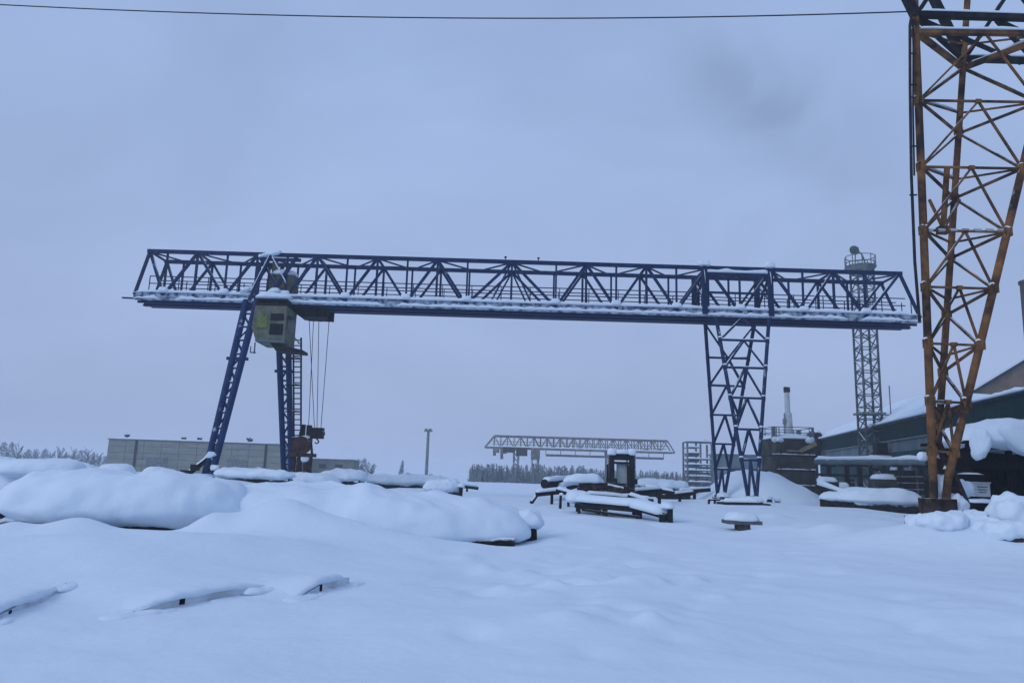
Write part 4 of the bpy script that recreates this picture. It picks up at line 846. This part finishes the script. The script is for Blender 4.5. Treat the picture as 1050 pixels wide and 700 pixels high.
# ------------------------------------------------------------------ yard machinery in the middle distance
def log_obj(m, a, b, r, me=None):
    m.tube(a, b, r, r*.92, n=14)
def yard():
    # dark portal machine
    D = 39.; a = P(627, 505, D); b = P(648, 505, D); base = .45; zt = P(637, 466, D).z
    root = thing('portal_machine', 'dark two posted portal machine with snow caps in the middle yard', 'machine', ((a.x+b.x)/2, D, base))
    for x in (a.x, b.x):
        m = MB(); m.bar((x, D, base-.3), (x, D, zt), .24, .36, up=(0, 1, 0)); m.bar((x-.22, D-.1, base), (x-.22, D-.1, zt-.5), .10); m.box((x, D, zt-1.35), (.5, .5, .28)); m.build('post', DKSTEEL, root)
    m = MB(); m.box(((a.x+b.x)/2, D, zt-.12), (b.x-a.x, .35, .32)); m.bar((a.x, D-.1, zt-.42), (b.x, D-.1, zt-.42), .12); m.build('crossbeam', DKSTEEL, root)
    m = MB(); m.box(((a.x+b.x)/2+.05, D+.1, zt-1.0), (.62, .05, 1.1)); m.build('gap_sheet', PGREY, root)  # pale grey sheet filling the gap between the posts
    m = MB()
    for k in range(9): m.box((a.x-.55+.2*k, D-.3+.1*(k % 3), base+.45+.25*((k*7) % 4)/2), (.36, .5, .28), rz=k)
    m.tube((a.x-.3, D-.5, base+.75), (a.x+.5, D-.5, base+.6), .2, n=12); m.bar((a.x-1.7, D-.3, base+.75), (a.x+.2, D-.3, base+.85), .28, .3); m.bar((a.x-1.5, D-.5, base+.3), (b.x+1., D-.5, base+.15), .2, .16); m.bar((a.x-2.0, D-.2, base+.25), (a.x-.6, D-.2, base+.6), .18)
    m.build('gearbox', RUST, root)
    s = MB(); s.pillow((a.x, D, zt+.02), .46, .5, .30, .06, seed=1, nu=24, nv=10); s.pillow((b.x, D, zt+.02), .42, .5, .28, .06, seed=2, nu=24, nv=10); s.snow((a.x, D, zt+.04), (b.x, D, zt+.04), .45, .26, 3)
    s.pillow((a.x-1.4, D-.25, base+1.0), 1.7, .8, .4, .1, seed=5, nu=36, nv=12); s.snow((a.x-1.5, D-.5, base+.4), (b.x+1., D-.5, base+.25), .36, .22, 9); s.pillow((a.x-1.7, D+1, base+.95), 1.4, 1.0, .35, .15, seed=6, nu=36, nv=12)
    s.build('snow_layer', SNOW, root)
    # conveyor bed with snow, on legs
    p, q, r_ = P(592, 514, 34.), P(660, 520, 32.0), P(687, 530, 30.5)
    root = thing('log_conveyor', 'snow covered dark log conveyor on short legs before the portal machine', 'conveyor', ((p.x+r_.x)/2, 32, .2))
    m = MB()
    for dy in (0, .9): m.bar(p+V(0, dy, -.1), q+V(0, dy, -.1), .14, .26); m.bar(q+V(0, dy, -.1), r_+V(0, dy, 0), .14, .24)
    for k in range(9): c = p.lerp(q, (k+.5)/9); m.bar(c+V(0, -.05, -.05), c+V(0, .95, -.05), .14)
    m.build('bed', DKSTEEL, root)
    for t, e in ((.03, p), (.45, None), (.93, None)):
        c = p.lerp(q, t)
        m = MB()
        for dy in (0, .9): m.bar((c.x, c.y+dy, 0), (c.x, c.y+dy, c.z-.1), .24 if t > .9 else .12)
        m.build('leg', DKSTEEL, root)
    for dx_, dy_, up_, w__ in ((0, 0, .35, .2), (-.28, .1, .1, .24), (0, .9, .3, .2)):
        m = MB(); m.bar((r_.x+dx_, r_.y+dy_, 0), (r_.x+dx_, r_.y+dy_, r_.z+up_), w__); m.build('end_post', DKSTEEL, root)
    m = MB(); m.bar((p.x+.2, p.y-.2, .25), (q.x-.2, q.y-.2, .1), .1); m.bar((p.x-.1, p.y-.1, .45), (p.x+1.0, p.y-.4, .2), .22); m.build('lower_rail', DKSTEEL, root)
    s = MB(); s.snow(p+V(-.1, .4, .02), q+V(0, .4, .02), 1.15, .42, 5, step=.2); s.snow(q+V(-.3, .4, .02), r_+V(0, .4, .05), 1.1, .42, 7, step=.2); s.pillow(p+V(.1, .3, .1), 1.2, 1.2, .4, .2, seed=3, nu=30, nv=12); s.pillow((r_.x, r_.y+.3, r_.z+.36), .5, 1.2, .2, .06, seed=5, nu=30, nv=10); s.build('snow_layer', SNOW, root)
    # big snowy logs left of the machine
    for i, (x0, y0, D0, x1, y1, D1, r, lb) in enumerate(((558.5, 496, 41.5, 588, 493, 44.5, .26, 'thick dark log with snow along its top, left of the machine'), (572, 502, 42.2, 591, 497, 43.5, .2, 'dark log tucked under the thick snowy log'))):
        a, b = P(x0, y0, D0), P(x1, y1, D1); t = thing('felled_log', lb, 'log', ((a.x+b.x)/2, (D0+D1)/2, .4))
        lg = MB().tube(a, b, r, r*.9, 16).build('trunk', BARK, t); d = (b-a).normalized(); MB().tube(a-d*.012, a-d*.002, r*.92, n=16).build('cut_end', LOGEND, t)
        MB().snow(a+V(.05, 0, r*.6), b+V(0, 0, r*.5), r*2.1, .32, i+4, step=.15).build('snow_layer', SNOW, t)
    m = MB(); a, b = P(547, 509, 40), P(552, 505, 40.5); t = thing('post_stub', 'short dark stub poking from the snow left of the logs', 'stub', (a.x, 40, .2)); MB().tube(a-V(.1, 0, .3), b, .11, .1, 10).build('stub', BARK, t); MB().pillow(b+V(.0, 0, .03), .3, .3, .15, .05, nu=16, nv=8).build('snow_layer', SNOW, t)
    a = P(574.5, 513, 36); t = thing('post_stub', 'thin dark stake in the snow below the logs', 'stake', (a.x, 36, .1)); MB().tube(a-V(0, 0, .5), a+V(.02, 0, .25), .07, .06, 8).build('stub', BARK, t); MB().pillow(a+V(0.02, 0, .26), .2, .2, .1, .03, nu=14, nv=8).build('snow_layer', SNOW, t)
    # timber piles to the right of the machine, far
    for i, (px, py, D2, L, lb) in enumerate(((673, 497, 62, 3.2, 'distant snow topped timber pile right of the machine'), (690, 499, 60, 2.2, 'small distant timber pile nearest the board rack'), (604, 495, 50, 1.6, 'snow heaped timber pile between logs and machine'))):
        c = P(px, py, D2); t = thing('timber_pile', lb, 'timber pile', (c.x, D2, 0), group='distant timber piles by the machine')
        m = MB()
        for k in range(5): m.tube((c.x-L/2+.1*k, D2+.5*k-1, c.z-.25), (c.x+L/2-.15*k, D2+.5*k-1, c.z-.25), .25, n=10); m.tube((c.x-L/2, D2+.5*k-1, c.z-.7), (c.x+L/2, D2+.5*k-1, c.z-.7), .25, n=10)
        m.build('logs', BARK, t); MB().pillow((c.x, D2, c.z-.02), L*1.05, 2.8, .5, .15, seed=i+9, nu=40, nv=12, amp=.14, ns=.7).build('snow_layer', SNOW, t)
    for i, (px, py, D2, rz, L, th, lift, lb) in enumerate(((566, 505, 38.5, .3, 1.7, .18, .12, 'dark snowy beam low in front of the thick log'), (583, 506, 37, -.5, 1.3, .15, .2, 'short tilted scrap beam between the log and the conveyor'), (612, 501, 40.5, .1, 2.1, .22, .1, 'snowy scrap beam just left of the portal machine base'),
            (606, 497, 43, -.2, 1.6, .2, .35, 'dark scrap timber jutting up left of the portal machine'), (661, 504, 41, .2, 1.9, .2, .1, 'snowy scrap beam just right of the portal machine base'), (676, 503, 45, -.3, 1.8, .22, .15, 'dark scrap timber right of the portal machine, before the timber pile'),
            (697, 507, 47, .4, 2.0, .2, .12, 'snowy scrap beam farthest right before the lattice leg'), (655, 512, 36, -.6, 1.1, .14, .25, 'small tilted iron bar between machine and conveyor end'), (712, 503, 56, .1, 2.4, .25, .1, 'distant snowy beam at the foot of the board rack'), (479, 499, 60, .2, 1.8, .2, .1, 'distant dark beam in the snow left of the far crane'))):
        c = P(px, py, D2); u_ = V(math.cos(rz), math.sin(rz)*.8, lift*(-1)**i); u_.normalize(); a, b = c-u_*L/2, c+u_*L/2
        t = thing('scrap_timber', lb, 'timber', (c.x, c.y, c.z-.3), 'scrap beams around the machine')
        m = MB(); m.bar(a, b, th, th*1.2); m.bar((c.x, c.y, c.z-.8), c, th*.8); m.build('beam', BARK, t)
        MB().snow(a+V(0, 0, th*.5), b+V(0, 0, th*.5), th*1.7, .2, i+60, step=.14).build('snow_layer', SNOW, t)
    # snow-capped table (a slab on a stub) in the yard
    D = 26.5; c = P(760.5, 535, D)
    t = thing('slab_table', 'grey slab on a stub with a thick snow cap, alone in the yard', 'table', (c.x, D, 0))
    tg = mat('dark_concrete', (.07, .07, .072), (.13, .13, .13), .9, 3., bump=.3); MB().box((c.x, D, c.z), (1.15, .9, .12)).build('slab', tg, t); MB().box((c.x+.02, D, c.z/2-.1), (.42, .45, c.z+.12)).build('stub', tg, t)  # same dark grey concrete for slab and stub
    MB().pillow((c.x, D, c.z+.07), 1.18, .95, .26, .05, seed=5, nu=44, nv=14, amp=.05, ns=.4).build('snow_layer', SNOW, t)
    # rails / sleepers by the rigid leg's feet
    a, b = P(722, 518.5, 46.), P(796, 518, 42.5)
    t = thing('buffer_beam', 'long snow capped steel beam lying at the feet of the blue lattice leg', 'beam', ((a.x+b.x)/2, 44, .2))
    m = MB(); a1, b1 = P(735, 516, 43.5), P(783, 517, 42.5); m.bar(a1, b1, .3, .22); m.build('beam', DKSTEEL, t); m = MB()
    for px in (728, 734): q = P(px, 514, 43.6); m.path([q+V(-.1, 0, -.5), q+V(-.05, 0, .1), q+V(.25, 0, .12)], .07)
    m.tube(b1+V(-.1, 0, 0), b1+V(.35, 0, -.05), .16, n=10); m.build('end_stop', DKSTEEL, t)
    MB().snow(a1+V(.3, 0, .1), b1+V(-.2, 0, .1), .55, .34, 4, step=.2).build('snow_layer', SNOW, t)
    for i, (px, py) in enumerate(((789, 513), (797, 515))):
        q = P(px, py, 47.); tt = thing('rail_clip', 'small dark iron lump in the snow %s of the blue leg' % ('just right', 'farther right')[i], 'iron', (q.x, 47, .2)); MB().lathe(q-V(0, 0, .4), [(.16, 0), (.2, .3), (.14, .5), (.05, .56)], 10).build('lump', DKSTEEL, tt); MB().pillow(q+V(0, 0, .1), .4, .4, .16, .05, nu=14, nv=8).build('snow_layer', SNOW, tt)
    # white heap behind the leg
    D = 58.; m = MB(); c = P(768, 484, D); x = c.x; nn_ = 40
    vs_ = []; ring = 26
    for j in range(ring+1):
        r = 6.8*j/ring
        for i in range(nn_):
            t = 2*math.pi*i/nn_; rx_ = r*(1.0 if math.cos(t) > 0 else .70)
            hx, hy = x+rx_*math.cos(t), D+r*math.sin(t)
            hgt = 3.6*max(0, 1-(j/ring))**1.05*(1-.25*math.exp(-(j/ring*5)**2)) + .18*nz(hx*.8, hy*.8, 3)+.06*nz(hx*2.5, hy*2.5, 1)-.12
            vs_.append((hx, hy, hgt))
    m.add(vs_, [(j*nn_+i, j*nn_+(i+1) % nn_, (j+1)*nn_+(i+1) % nn_, (j+1)*nn_+i)[::-1] for j in range(ring) for i in range(nn_)], True)
    m.build('snow_heap', SNOW, label='tall white cone of heaped snow behind the blue lattice leg', cat='snow heap')
    # rusty service stand by the ladder foot
    D = 52.; a, b = P(299.5, 466, D), P(321, 466, D); zd = a.z; zt = P(312, 441, D).z
    t = thing('service_stand', 'rusty stand with a cable drum at the foot of the crane ladder', 'stand', ((a.x+b.x)/2, D, .2))
    MB().box(((a.x+b.x)/2, D, zd), (b.x-a.x+.1, 1.5, .24)).build('deck', RUST, t)
    for px in (302.5, 307.5, 315, 318.5): m = MB(); x = P(px, 475, D).x; m.bar((x, D-.3, 0), (x, D-.3, zd), .30 if px > 310 else .22); m.build('post', RUST, t)
    m = MB(); c = P(311.5, 457, D); m.tube(c+V(-.1, -.4, 0), c+V(-.1, .4, 0), .52, n=18); m.tube(c+V(-.1, -.5, 0), c+V(-.1, -.42, 0), .66, n=18); m.build('cable_drum', RUST, t)
    for px, py, w_, h_ in ((310.5, 441, .28, .8), (317, 441, .3, .7), (316, 452, .5, .5), (306, 452, .4, .6)): m = MB(); m.box(P(px, py, D), (w_, .4, h_)); m.build('control_box', DKSTEEL if py < 445 else RUST, t)
    m = MB(); m.bar(P(307, 448, D), P(320, 448, D), .16); m.bar(P(308, 442, D), P(306, 466, D), .12); m.bar(P(318, 442, D), P(320, 466, D), .14); m.build('rail', RUST, t)
    s = MB(); s.pillow(P(312, 449, D), 1.0, .7, .22, .06, seed=3, nu=24, nv=8); s.pillow(P(307, 463, D), .7, .7, .3, .05, seed=4, nu=24, nv=8); s.pillow(P(313, 469.5, D-.6), .6, .3, .2, .3, seed=5, nu=24, nv=8); s.build('snow_layer', SNOW, t)

# ------------------------------------------------------------------ snow-buried stacks in the left foreground
def stack(name, label, cat, c, L, W, z0, h, hb, rz, seed, logs=True, r=.2, amp=.12, inset=.3, extra=(), mt=None, ends=True, tilt=0., taper=0., layers=1):
    t = thing(name, label, cat, (c[0], c[1], 0))
    d = V(math.cos(rz), math.sin(rz), 0); n = V(-d.y, d.x, 0); cc = V(c[0], c[1], 0)
    if logs:
        k = max(2, int((W-2*inset)/(2*r)))
        for ly in range(layers):
            for i in range(k-ly):
                y = (i-(k-ly-1)/2)*2*r; le = L/2-inset-.15*abs(nz(i*3.3, seed))
                zz = z0-hb*.5-r-ly*1.8*r+tilt*0; zz = max(zz, r*.4)
                o = MB().tube(cc+n*y-d*le+V(0, 0, zz), cc+n*y+d*(le+.2*nz(seed, i*2.))+V(0, 0, zz), r, r*.94, 14).build('log', mt or BARK, t)
    else:
        k = 0
        MB().box(cc+V(0, 0, z0-hb-.06), (L-2*inset, W-2*inset, .34), rz).build('slab', mt or SLAB, t)
        for sx in (-1, 1): MB().box(cc+d*(sx*(L/2-inset-.5))+V(0, 0, (z0-hb-.2)/2), (.25, W-2*inset-.2, max(.1, z0-hb-.22)), rz).build('bearer', BARK, t)
    s = MB(); s.pillow((c[0], c[1], z0), L, W, h, hb, rz, seed, amp=amp, ns=1.0, nu=150, nv=36, tilt=tilt, taper=taper, ex=2.7)
    for e in extra: s.pillow(*e[0], **e[1])
    s.build('snow_layer', SNOW, t)
    return t
def foreground():
    D = 18.8
    stack('log_stack', 'log stack under one broad snow pillow, left foreground', 'log stack', (X(141, D), D), 6.0, 3.0, .62, .86, .48, R(4), 11, r=.2, amp=.16, layers=1, inset=.5,
          extra=[(((X(122, 20.3), 20.2, 1.38), .95, .8, .30, .1), dict(seed=3, nu=40, nv=12, amp=.06, ns=.5)), (((X(168, 20.6), 20.4, 1.30), .9, .8, .28, .1), dict(seed=4, nu=40, nv=12, amp=.06, ns=.5)), (((X(45, 21), 20.9, 1.4), 2.4, 1.2, .36, .2), dict(seed=6, nu=50, nv=12, amp=.08, ns=.6))])
    D = 20.6
    stack('log_stack', 'log stack with black gap beneath its snow, cut by the left edge', 'log stack', (X(-22, D), D+1.7), 5.4, 3.0, .86, .84, .4, R(3), 15, r=.24, amp=.15, layers=2)
    D = 19.8
    stack('log_stack', 'long sloping snow mound with dark log end at its right tip, centre left', 'log stack', (X(379, D), D), 8.6, 3.8, .34, .86, .40, R(-3), 23, r=.16, amp=.15, tilt=-.035, inset=.4)
    m = MB(); c = P(545.5, 549, 19.3); t = thing('log_end', 'dark upright log butt under the right tip of the long snow mound', 'log', (c.x, c.y, 0)); m.tube((c.x, c.y+.1, -.2), (c.x-.05, c.y+.1, c.z+.2), .15, .17, 14); m.build('trunk', BARK, t); MB().pillow((c.x-.1, c.y+.15, c.z+.3), .8, .8, .32, .14, seed=3, nu=36, nv=14, amp=.08, ns=.4).build('snow_layer', SNOW, t)
    # slabs just breaking the snow near the camera
    slab(*EDGES[0], 'grey concrete slab edge showing through the near snow, longest one', 41)
    slab(*EDGES[1], 'short grey slab edge showing through the snow right of the longest one', 43)
    slab(*EDGES[2], 'slab edge in the snow at the bottom left corner', 47)
    # middle-distance piles around the crane feet
    for i, (px, D, L, W, z0, h, hb, rz, lb) in enumerate(((310, 45.5, 4.6, 2.2, .85, .55, .3, .12, 'snow covered log pile right of the crane near foot'), (262, 41, 4.6, 1.4, 1.25, .35, .25, -.16, 'raised snowy logs between the two left crane legs'),
            (352, 50, 3.2, 1.8, 1.15, .5, .25, -.25, 'snow covered pile with dark edge right of the rusty stand'), (420, 56, 6.5, 2.0, .95, .5, .3, .02, 'low snowy log pile left of the lamp mast'), (455, 47, 2.4, 1.4, .75, .5, .3, .1, 'small snow pile with dark hollow below the lamp mast'))):
        stack('log_stack', lb, 'log stack', (X(px, D), D), L, W, z0, h, hb, rz, 50+i, r=.2, amp=.14, inset=.22, layers=2)
    a = P(472, 503, 46.5); t = thing('post_stub', 'small dark post in the snow right of the small snow pile', 'post', (a.x, 46.5, .2)); MB().tube(a-V(0, 0, .5), a+V(.05, 0, .25), .13, .12, 10).build('stub', BARK, t); MB().pillow(a+V(0, 0, .26), .45, .4, .2, .06, nu=18, nv=8).build('snow_layer', SNOW, t)
def slab(a, b, hh, lb, seed):
    d = (b-a); L = d.length; rz = math.atan2(d.y, d.x); u = V(math.cos(rz), math.sin(rz), 0); n = V(-u.y, u.x, 0); c = (a+b)/2
    t = thing('concrete_slab', lb, 'slab', (c.x, c.y, 0), group='slab edges in the near snow')
    f = c-n*.2; gz = ground_z(f.x, f.y); c = V(c.x, c.y, gz)
    hz_ = V(0, 0, 1); q = c-n*.105
    MB().poly([q+u*(L*e)+hz_*z for e, z in ((-.46, -.12), (.43, -.12), (.44, hh*.75), (.25, hh), (-.1, hh), (-.3, hh*.55), (-.46, 0))], n*1.0).build('slab', SLAB, t)
    MB().box(c-n*.05-u*(L*.17)+hz_*(hh*.45), (.07, .12, hh*.8), rz+.03).build('joint', BARK, t)
    m = MB(); ns_, prof = 90, [(.02, -.05), (-.085, -.058), (-.12, -.045), (-.135, -.015), (-.125, .012), (-.09, .034), (-.03, .045), (.06, .046), (.18, .040), (.34, .028), (.6, .008), (.95, -.03)]
    vs_ = []
    for i in range(ns_+1):
        e = (2*i/ns_-1)*.56; fade = max(0, 1-abs(e/.56)**2.5)
        for bb, dz in prof:
            w_ = (bb*(.15+.85*fade) if bb < 0 else bb)+(.03*nz(e*L*2.2+seed, bb*3)*(bb < .1)+.02*nz(e*L*6.+seed, 3.)*(bb < 0))*fade; p = c+u*(L*e)+n*w_
            g = c+u*(L*e)+n*max(bb, .14); z = ground_z(g.x, g.y) if bb < .14 else ground_z(p.x, p.y)
            vs_.append(V(p.x, p.y, z+dz*(.4+.6*fade)*(1+.5*nz(e*L*1.7, seed)) - .035*(1-fade)))
    for e, w1, h1 in ((-.50, .42, .045), (.48, .36, .05), (.12, .2, .03), (-.3, .22, .035)):       # snow fallen over the edge
        g = c+u*(L*e)-n*(.10+.06*(abs(e) < .4)); m.pillow(V(g.x, g.y, ground_z(g.x, g.y)-.018), w1*1.8, w1, h1, .05, rz, seed+e, amp=.022, ns=.2, nu=36, nv=14, ex=2.2)
    k = len(prof); m.add(vs_, [(i*k+j, (i+1)*k+j, (i+1)*k+j+1, i*k+j+1) for i in range(ns_) for j in range(k-1)], True)
    m.build('snow_layer', SNOW, t)

# ------------------------------------------------------------------ trees
def conifer_mesh(h, r, n, seed, lean=0.):
    rnd = random.Random(seed); m = MB()
    for i in range(n):
        t = rnd.random()**.8; z = h*(.10+.9*t); rad = r*(1-t)**.8*(.55+.55*rnd.random())+.05; a = rnd.random()*6.283
        c = V(math.cos(a)*rad*rnd.random()**.5+lean*t*h, math.sin(a)*rad, z); s = h*.05*(.6+rnd.random())*(1.2-.6*t)
        o = V(math.cos(a), math.sin(a), -.35)*s*1.7; q = V(-math.sin(a), math.cos(a), 0)*s*.6
        m.add([c-q, c+o*.6-q*.6, c+o, c+o*.6+q*.6, c+q, c+V(0, 0, s*.5)], [(0, 1, 2, 5), (2, 3, 4, 5)])
    return m
def bare_mesh(h, r, n, seed):
    rnd = random.Random(seed); m = MB()
    for i in range(n):
        a = rnd.random()*6.283; z0 = h*(.15+.6*rnd.random()); p = V(0, 0, z0)
        L = h*(.22+.2*rnd.random()); e = p+V(math.cos(a)*L*.45*r/h*3, math.sin(a)*L*.45*r/h*3, L*.8)
        if e.z > h: e.z = h
        m.bar(p, e, h*.008)
        for k in range(7):
            t = .3+.7*rnd.random(); b0 = p.lerp(e, t); a2 = a+rnd.uniform(-1.4, 1.4); l2 = L*.4*rnd.uniform(.5, 1)
            e2 = b0+V(math.cos(a2)*l2*.6, math.sin(a2)*l2*.6, l2*.7); m.bar(b0, e2, h*.006)
            e3 = b0.lerp(e2, .5)+V(rnd.uniform(-.3, .3)*l2, rnd.uniform(-.3, .3)*l2, l2*.5); m.bar(b0.lerp(e2, .4), e3, h*.006)
    return m
def trees():
    protos = {}
    def tree(kind, px, D, py_top, lb, grp, var=0, wide=1., lean=0.):
        b = P(px, 470+.03*px, D); zt = P(px, py_top, D).z
        key = (kind, var)
        if key not in protos:
            t = thing('pine_tree' if kind == 'c' else 'bare_tree', lb, 'tree', (b.x, D, -.2), grp)
            base = V(b.x, D, -.2); m = conifer_mesh(7, 1.7, 420, var+3, lean) if kind == 'c' else bare_mesh(7, 2.2, 26, var+20)
            m.v = [tuple(V(*p)+base) for p in m.v]
            m.build('crown', CONIF if kind == 'c' else TWIG, t)
            MB().tube(base-V(0, 0, .2), base+V(lean*6, 0, 6.0), .16, .03, 7).build('trunk', TRUNK, t)
            protos[key] = t; o = t
        else: o = copy_thing(protos[key], (b.x, D, -.2), lb, rz=0, group=grp)
        s = (zt+.2)/7; wide *= .8+.7*random.random(); o.scale = (s*wide, s*wide, s); o.rotation_euler = (0, 0, random.random()*6 if not lean else 0)
    lf = 'far trees at the left edge'
    spec = [(2, 452.5, 'c'), (10, 453, 'c'), (18, 455, 'b'), (28, 460, 'c'), (36, 461, 'b'), (45, 459.5, 'c'), (53, 461, 'b'), (61, 459, 'b'), (67, 463, 'c'), (75, 458.5, 'b'), (82, 461, 'c'), (89, 460, 'b'), (95, 463, 'c'), (101, 465, 'b'), (-8, 452, 'c'), (108, 467, 'c')]
    nm = ['first', 'second', 'third', 'fourth', 'fifth', 'sixth', 'seventh', 'eighth', 'ninth', 'tenth', 'eleventh', 'twelfth', 'thirteenth', 'fourteenth', 'outermost', 'last']
    for i, (px, py, k) in enumerate(spec):
        lb = '%s %s, %s from the left edge in the far left tree line' % ('frosted dark pine' if k == 'c' else 'pale bare tree', 'far off', nm[i])
        if nm[i] == 'outermost': lb = 'frosted dark pine far off, cut by the left edge of the photo'
        if nm[i] == 'last': lb = 'frosted dark pine far off, touching the left end of the warehouse'
        tree(k, px, 215+(i*37 % 30), py, lb, lf, i % 3)
    tree('c', 411, 172, 471.5, 'lone leaning dark pine left of the lamp mast', 'trees beyond the yard', 7, .7, .12)
    for i, (px, py, k, wd, lb) in enumerate(((366, 470, 'b', 1.2, 'pale bare tree right of the low annex'), (373, 469.5, 'c', 1.2, 'bushy frosted pine right of the low annex'), (381, 474, 'b', 1.3, 'small pale bare bush farthest right of the annex'), (418, 484, 'c', 2., 'low frosted bush beside the leaning pine'), (442, 485.5, 'c', 2.2, 'low frosted bush at the foot of the lamp mast'), (452, 487, 'c', 2.2, 'lowest frosted bush right of the lamp mast'))):
        tree(k, px, 176, py, lb, 'trees beyond the yard', i % 3, wd)
    m = MB(); rnd = random.Random(9)                  # low scrub between the left trees
    px = -14.
    while px < 112:
        D = 226+rnd.random()*16; b = P(px, 472, D); h = P(px, 463+rnd.random()*4.5+px*.02, D).z+.6
        t = bare_mesh(h, h*.4, 9, rnd.randint(0, 9999)); m.add([tuple(V(*p)+V(b.x, D, -.6)) for p in t.v], t.f)
        t = conifer_mesh(h*.7, h*.35, 30, rnd.randint(0, 9999)); m.add([tuple(V(*p)+V(b.x, D+1, -.6)) for p in t.v], t.f)
        px += 1.3+rnd.random()*1.6
    m.build('undergrowth', CONIF, kind='stuff', label='hazy scrub under the far trees at the left edge')
    m = MB(); rnd = random.Random(5)                  # far forest, one mass
    px = 482.
    while px < 800:
        D = 150+rnd.random()*24; top = 475.5+rnd.random()**1.5*9+(px-482)*.022+(3 if px > 600 else 0)-2.5*nz(px*.05, 1.)
        b = P(px, 485, D); h = P(px, top, D).z+1.2
        t = conifer_mesh(h, h*.2, 46, rnd.randint(0, 9999)); m.v2 = [tuple(V(*p)+V(b.x, D, -1.0)) for p in t.v]
        m.add(m.v2, t.f); m.tube((b.x, D, -1), (b.x, D, h*.8), .25, .05, 5)
        px += .55+rnd.random()*.8
    m.build('forest', mat('haze_paled_needles', (.10, .125, .14), (.18, .22, .25), .9, .5), kind='stuff', label='far grey haze-paled forest behind the distant crane')  # needles kept pale so their colour carries the distance haze

def smoke():
    sm = bpy.data.materials.new('drifting_smoke'); sm.use_nodes = True; n = sm.node_tree.nodes; l = sm.node_tree.links
    n.remove(n['Principled BSDF']); v = n.new('ShaderNodeVolumePrincipled'); v.inputs['Color'].default_value = (.42, .46, .52, 1)
    tc = n.new('ShaderNodeTexCoord'); t = n.new('ShaderNodeTexNoise'); t.inputs['Scale'].default_value = .05; t.inputs['Detail'].default_value = 5; t.inputs['Distortion'].default_value = .8
    l.new(tc.outputs['Object'], t.inputs['Vector'])
    mr = n.new('ShaderNodeMapRange'); mr.inputs['From Min'].default_value = .34; mr.inputs['From Max'].default_value = .66; mr.inputs['To Max'].default_value = .10; l.new(t.outputs['Fac'], mr.inputs['Value'])
    # fade towards the rim of the plume
    g = n.new('ShaderNodeTexGradient'); g.gradient_type = 'QUADRATIC_SPHERE'; mp = n.new('ShaderNodeMapping'); mp.inputs['Scale'].default_value = (1/42., 1/12., 1/20.)
    l.new(tc.outputs['Object'], mp.inputs['Vector']); l.new(mp.outputs['Vector'], g.inputs['Vector'])
    mu = n.new('ShaderNodeMath'); mu.operation = 'MULTIPLY'; l.new(mr.outputs['Result'], mu.inputs[0]); l.new(g.outputs['Fac'], mu.inputs[1]); l.new(mu.outputs[0], v.inputs['Density'])
    l.new(v.outputs['Volume'], n['Material Output'].inputs['Volume'])
    c = P(790, 105, 150); m = MB(); m.pillow((0, 0, 0), 82, 23, 19.5, 19.5, nu=24, nv=12, amp=0, ex=2.)
    o = m.build('smoke', sm, kind='stuff'); o.location = c; o.rotation_euler = (0, R(35), 0)
ground(); smoke(); blue_crane(); orange_crane(); far_crane(); masts(); buildings(); pipes(); shed(); yard(); foreground(); trees()
for o in [o for o in SC.objects if o.get('kind') == 'stuff' and not o.get('label')]: pass
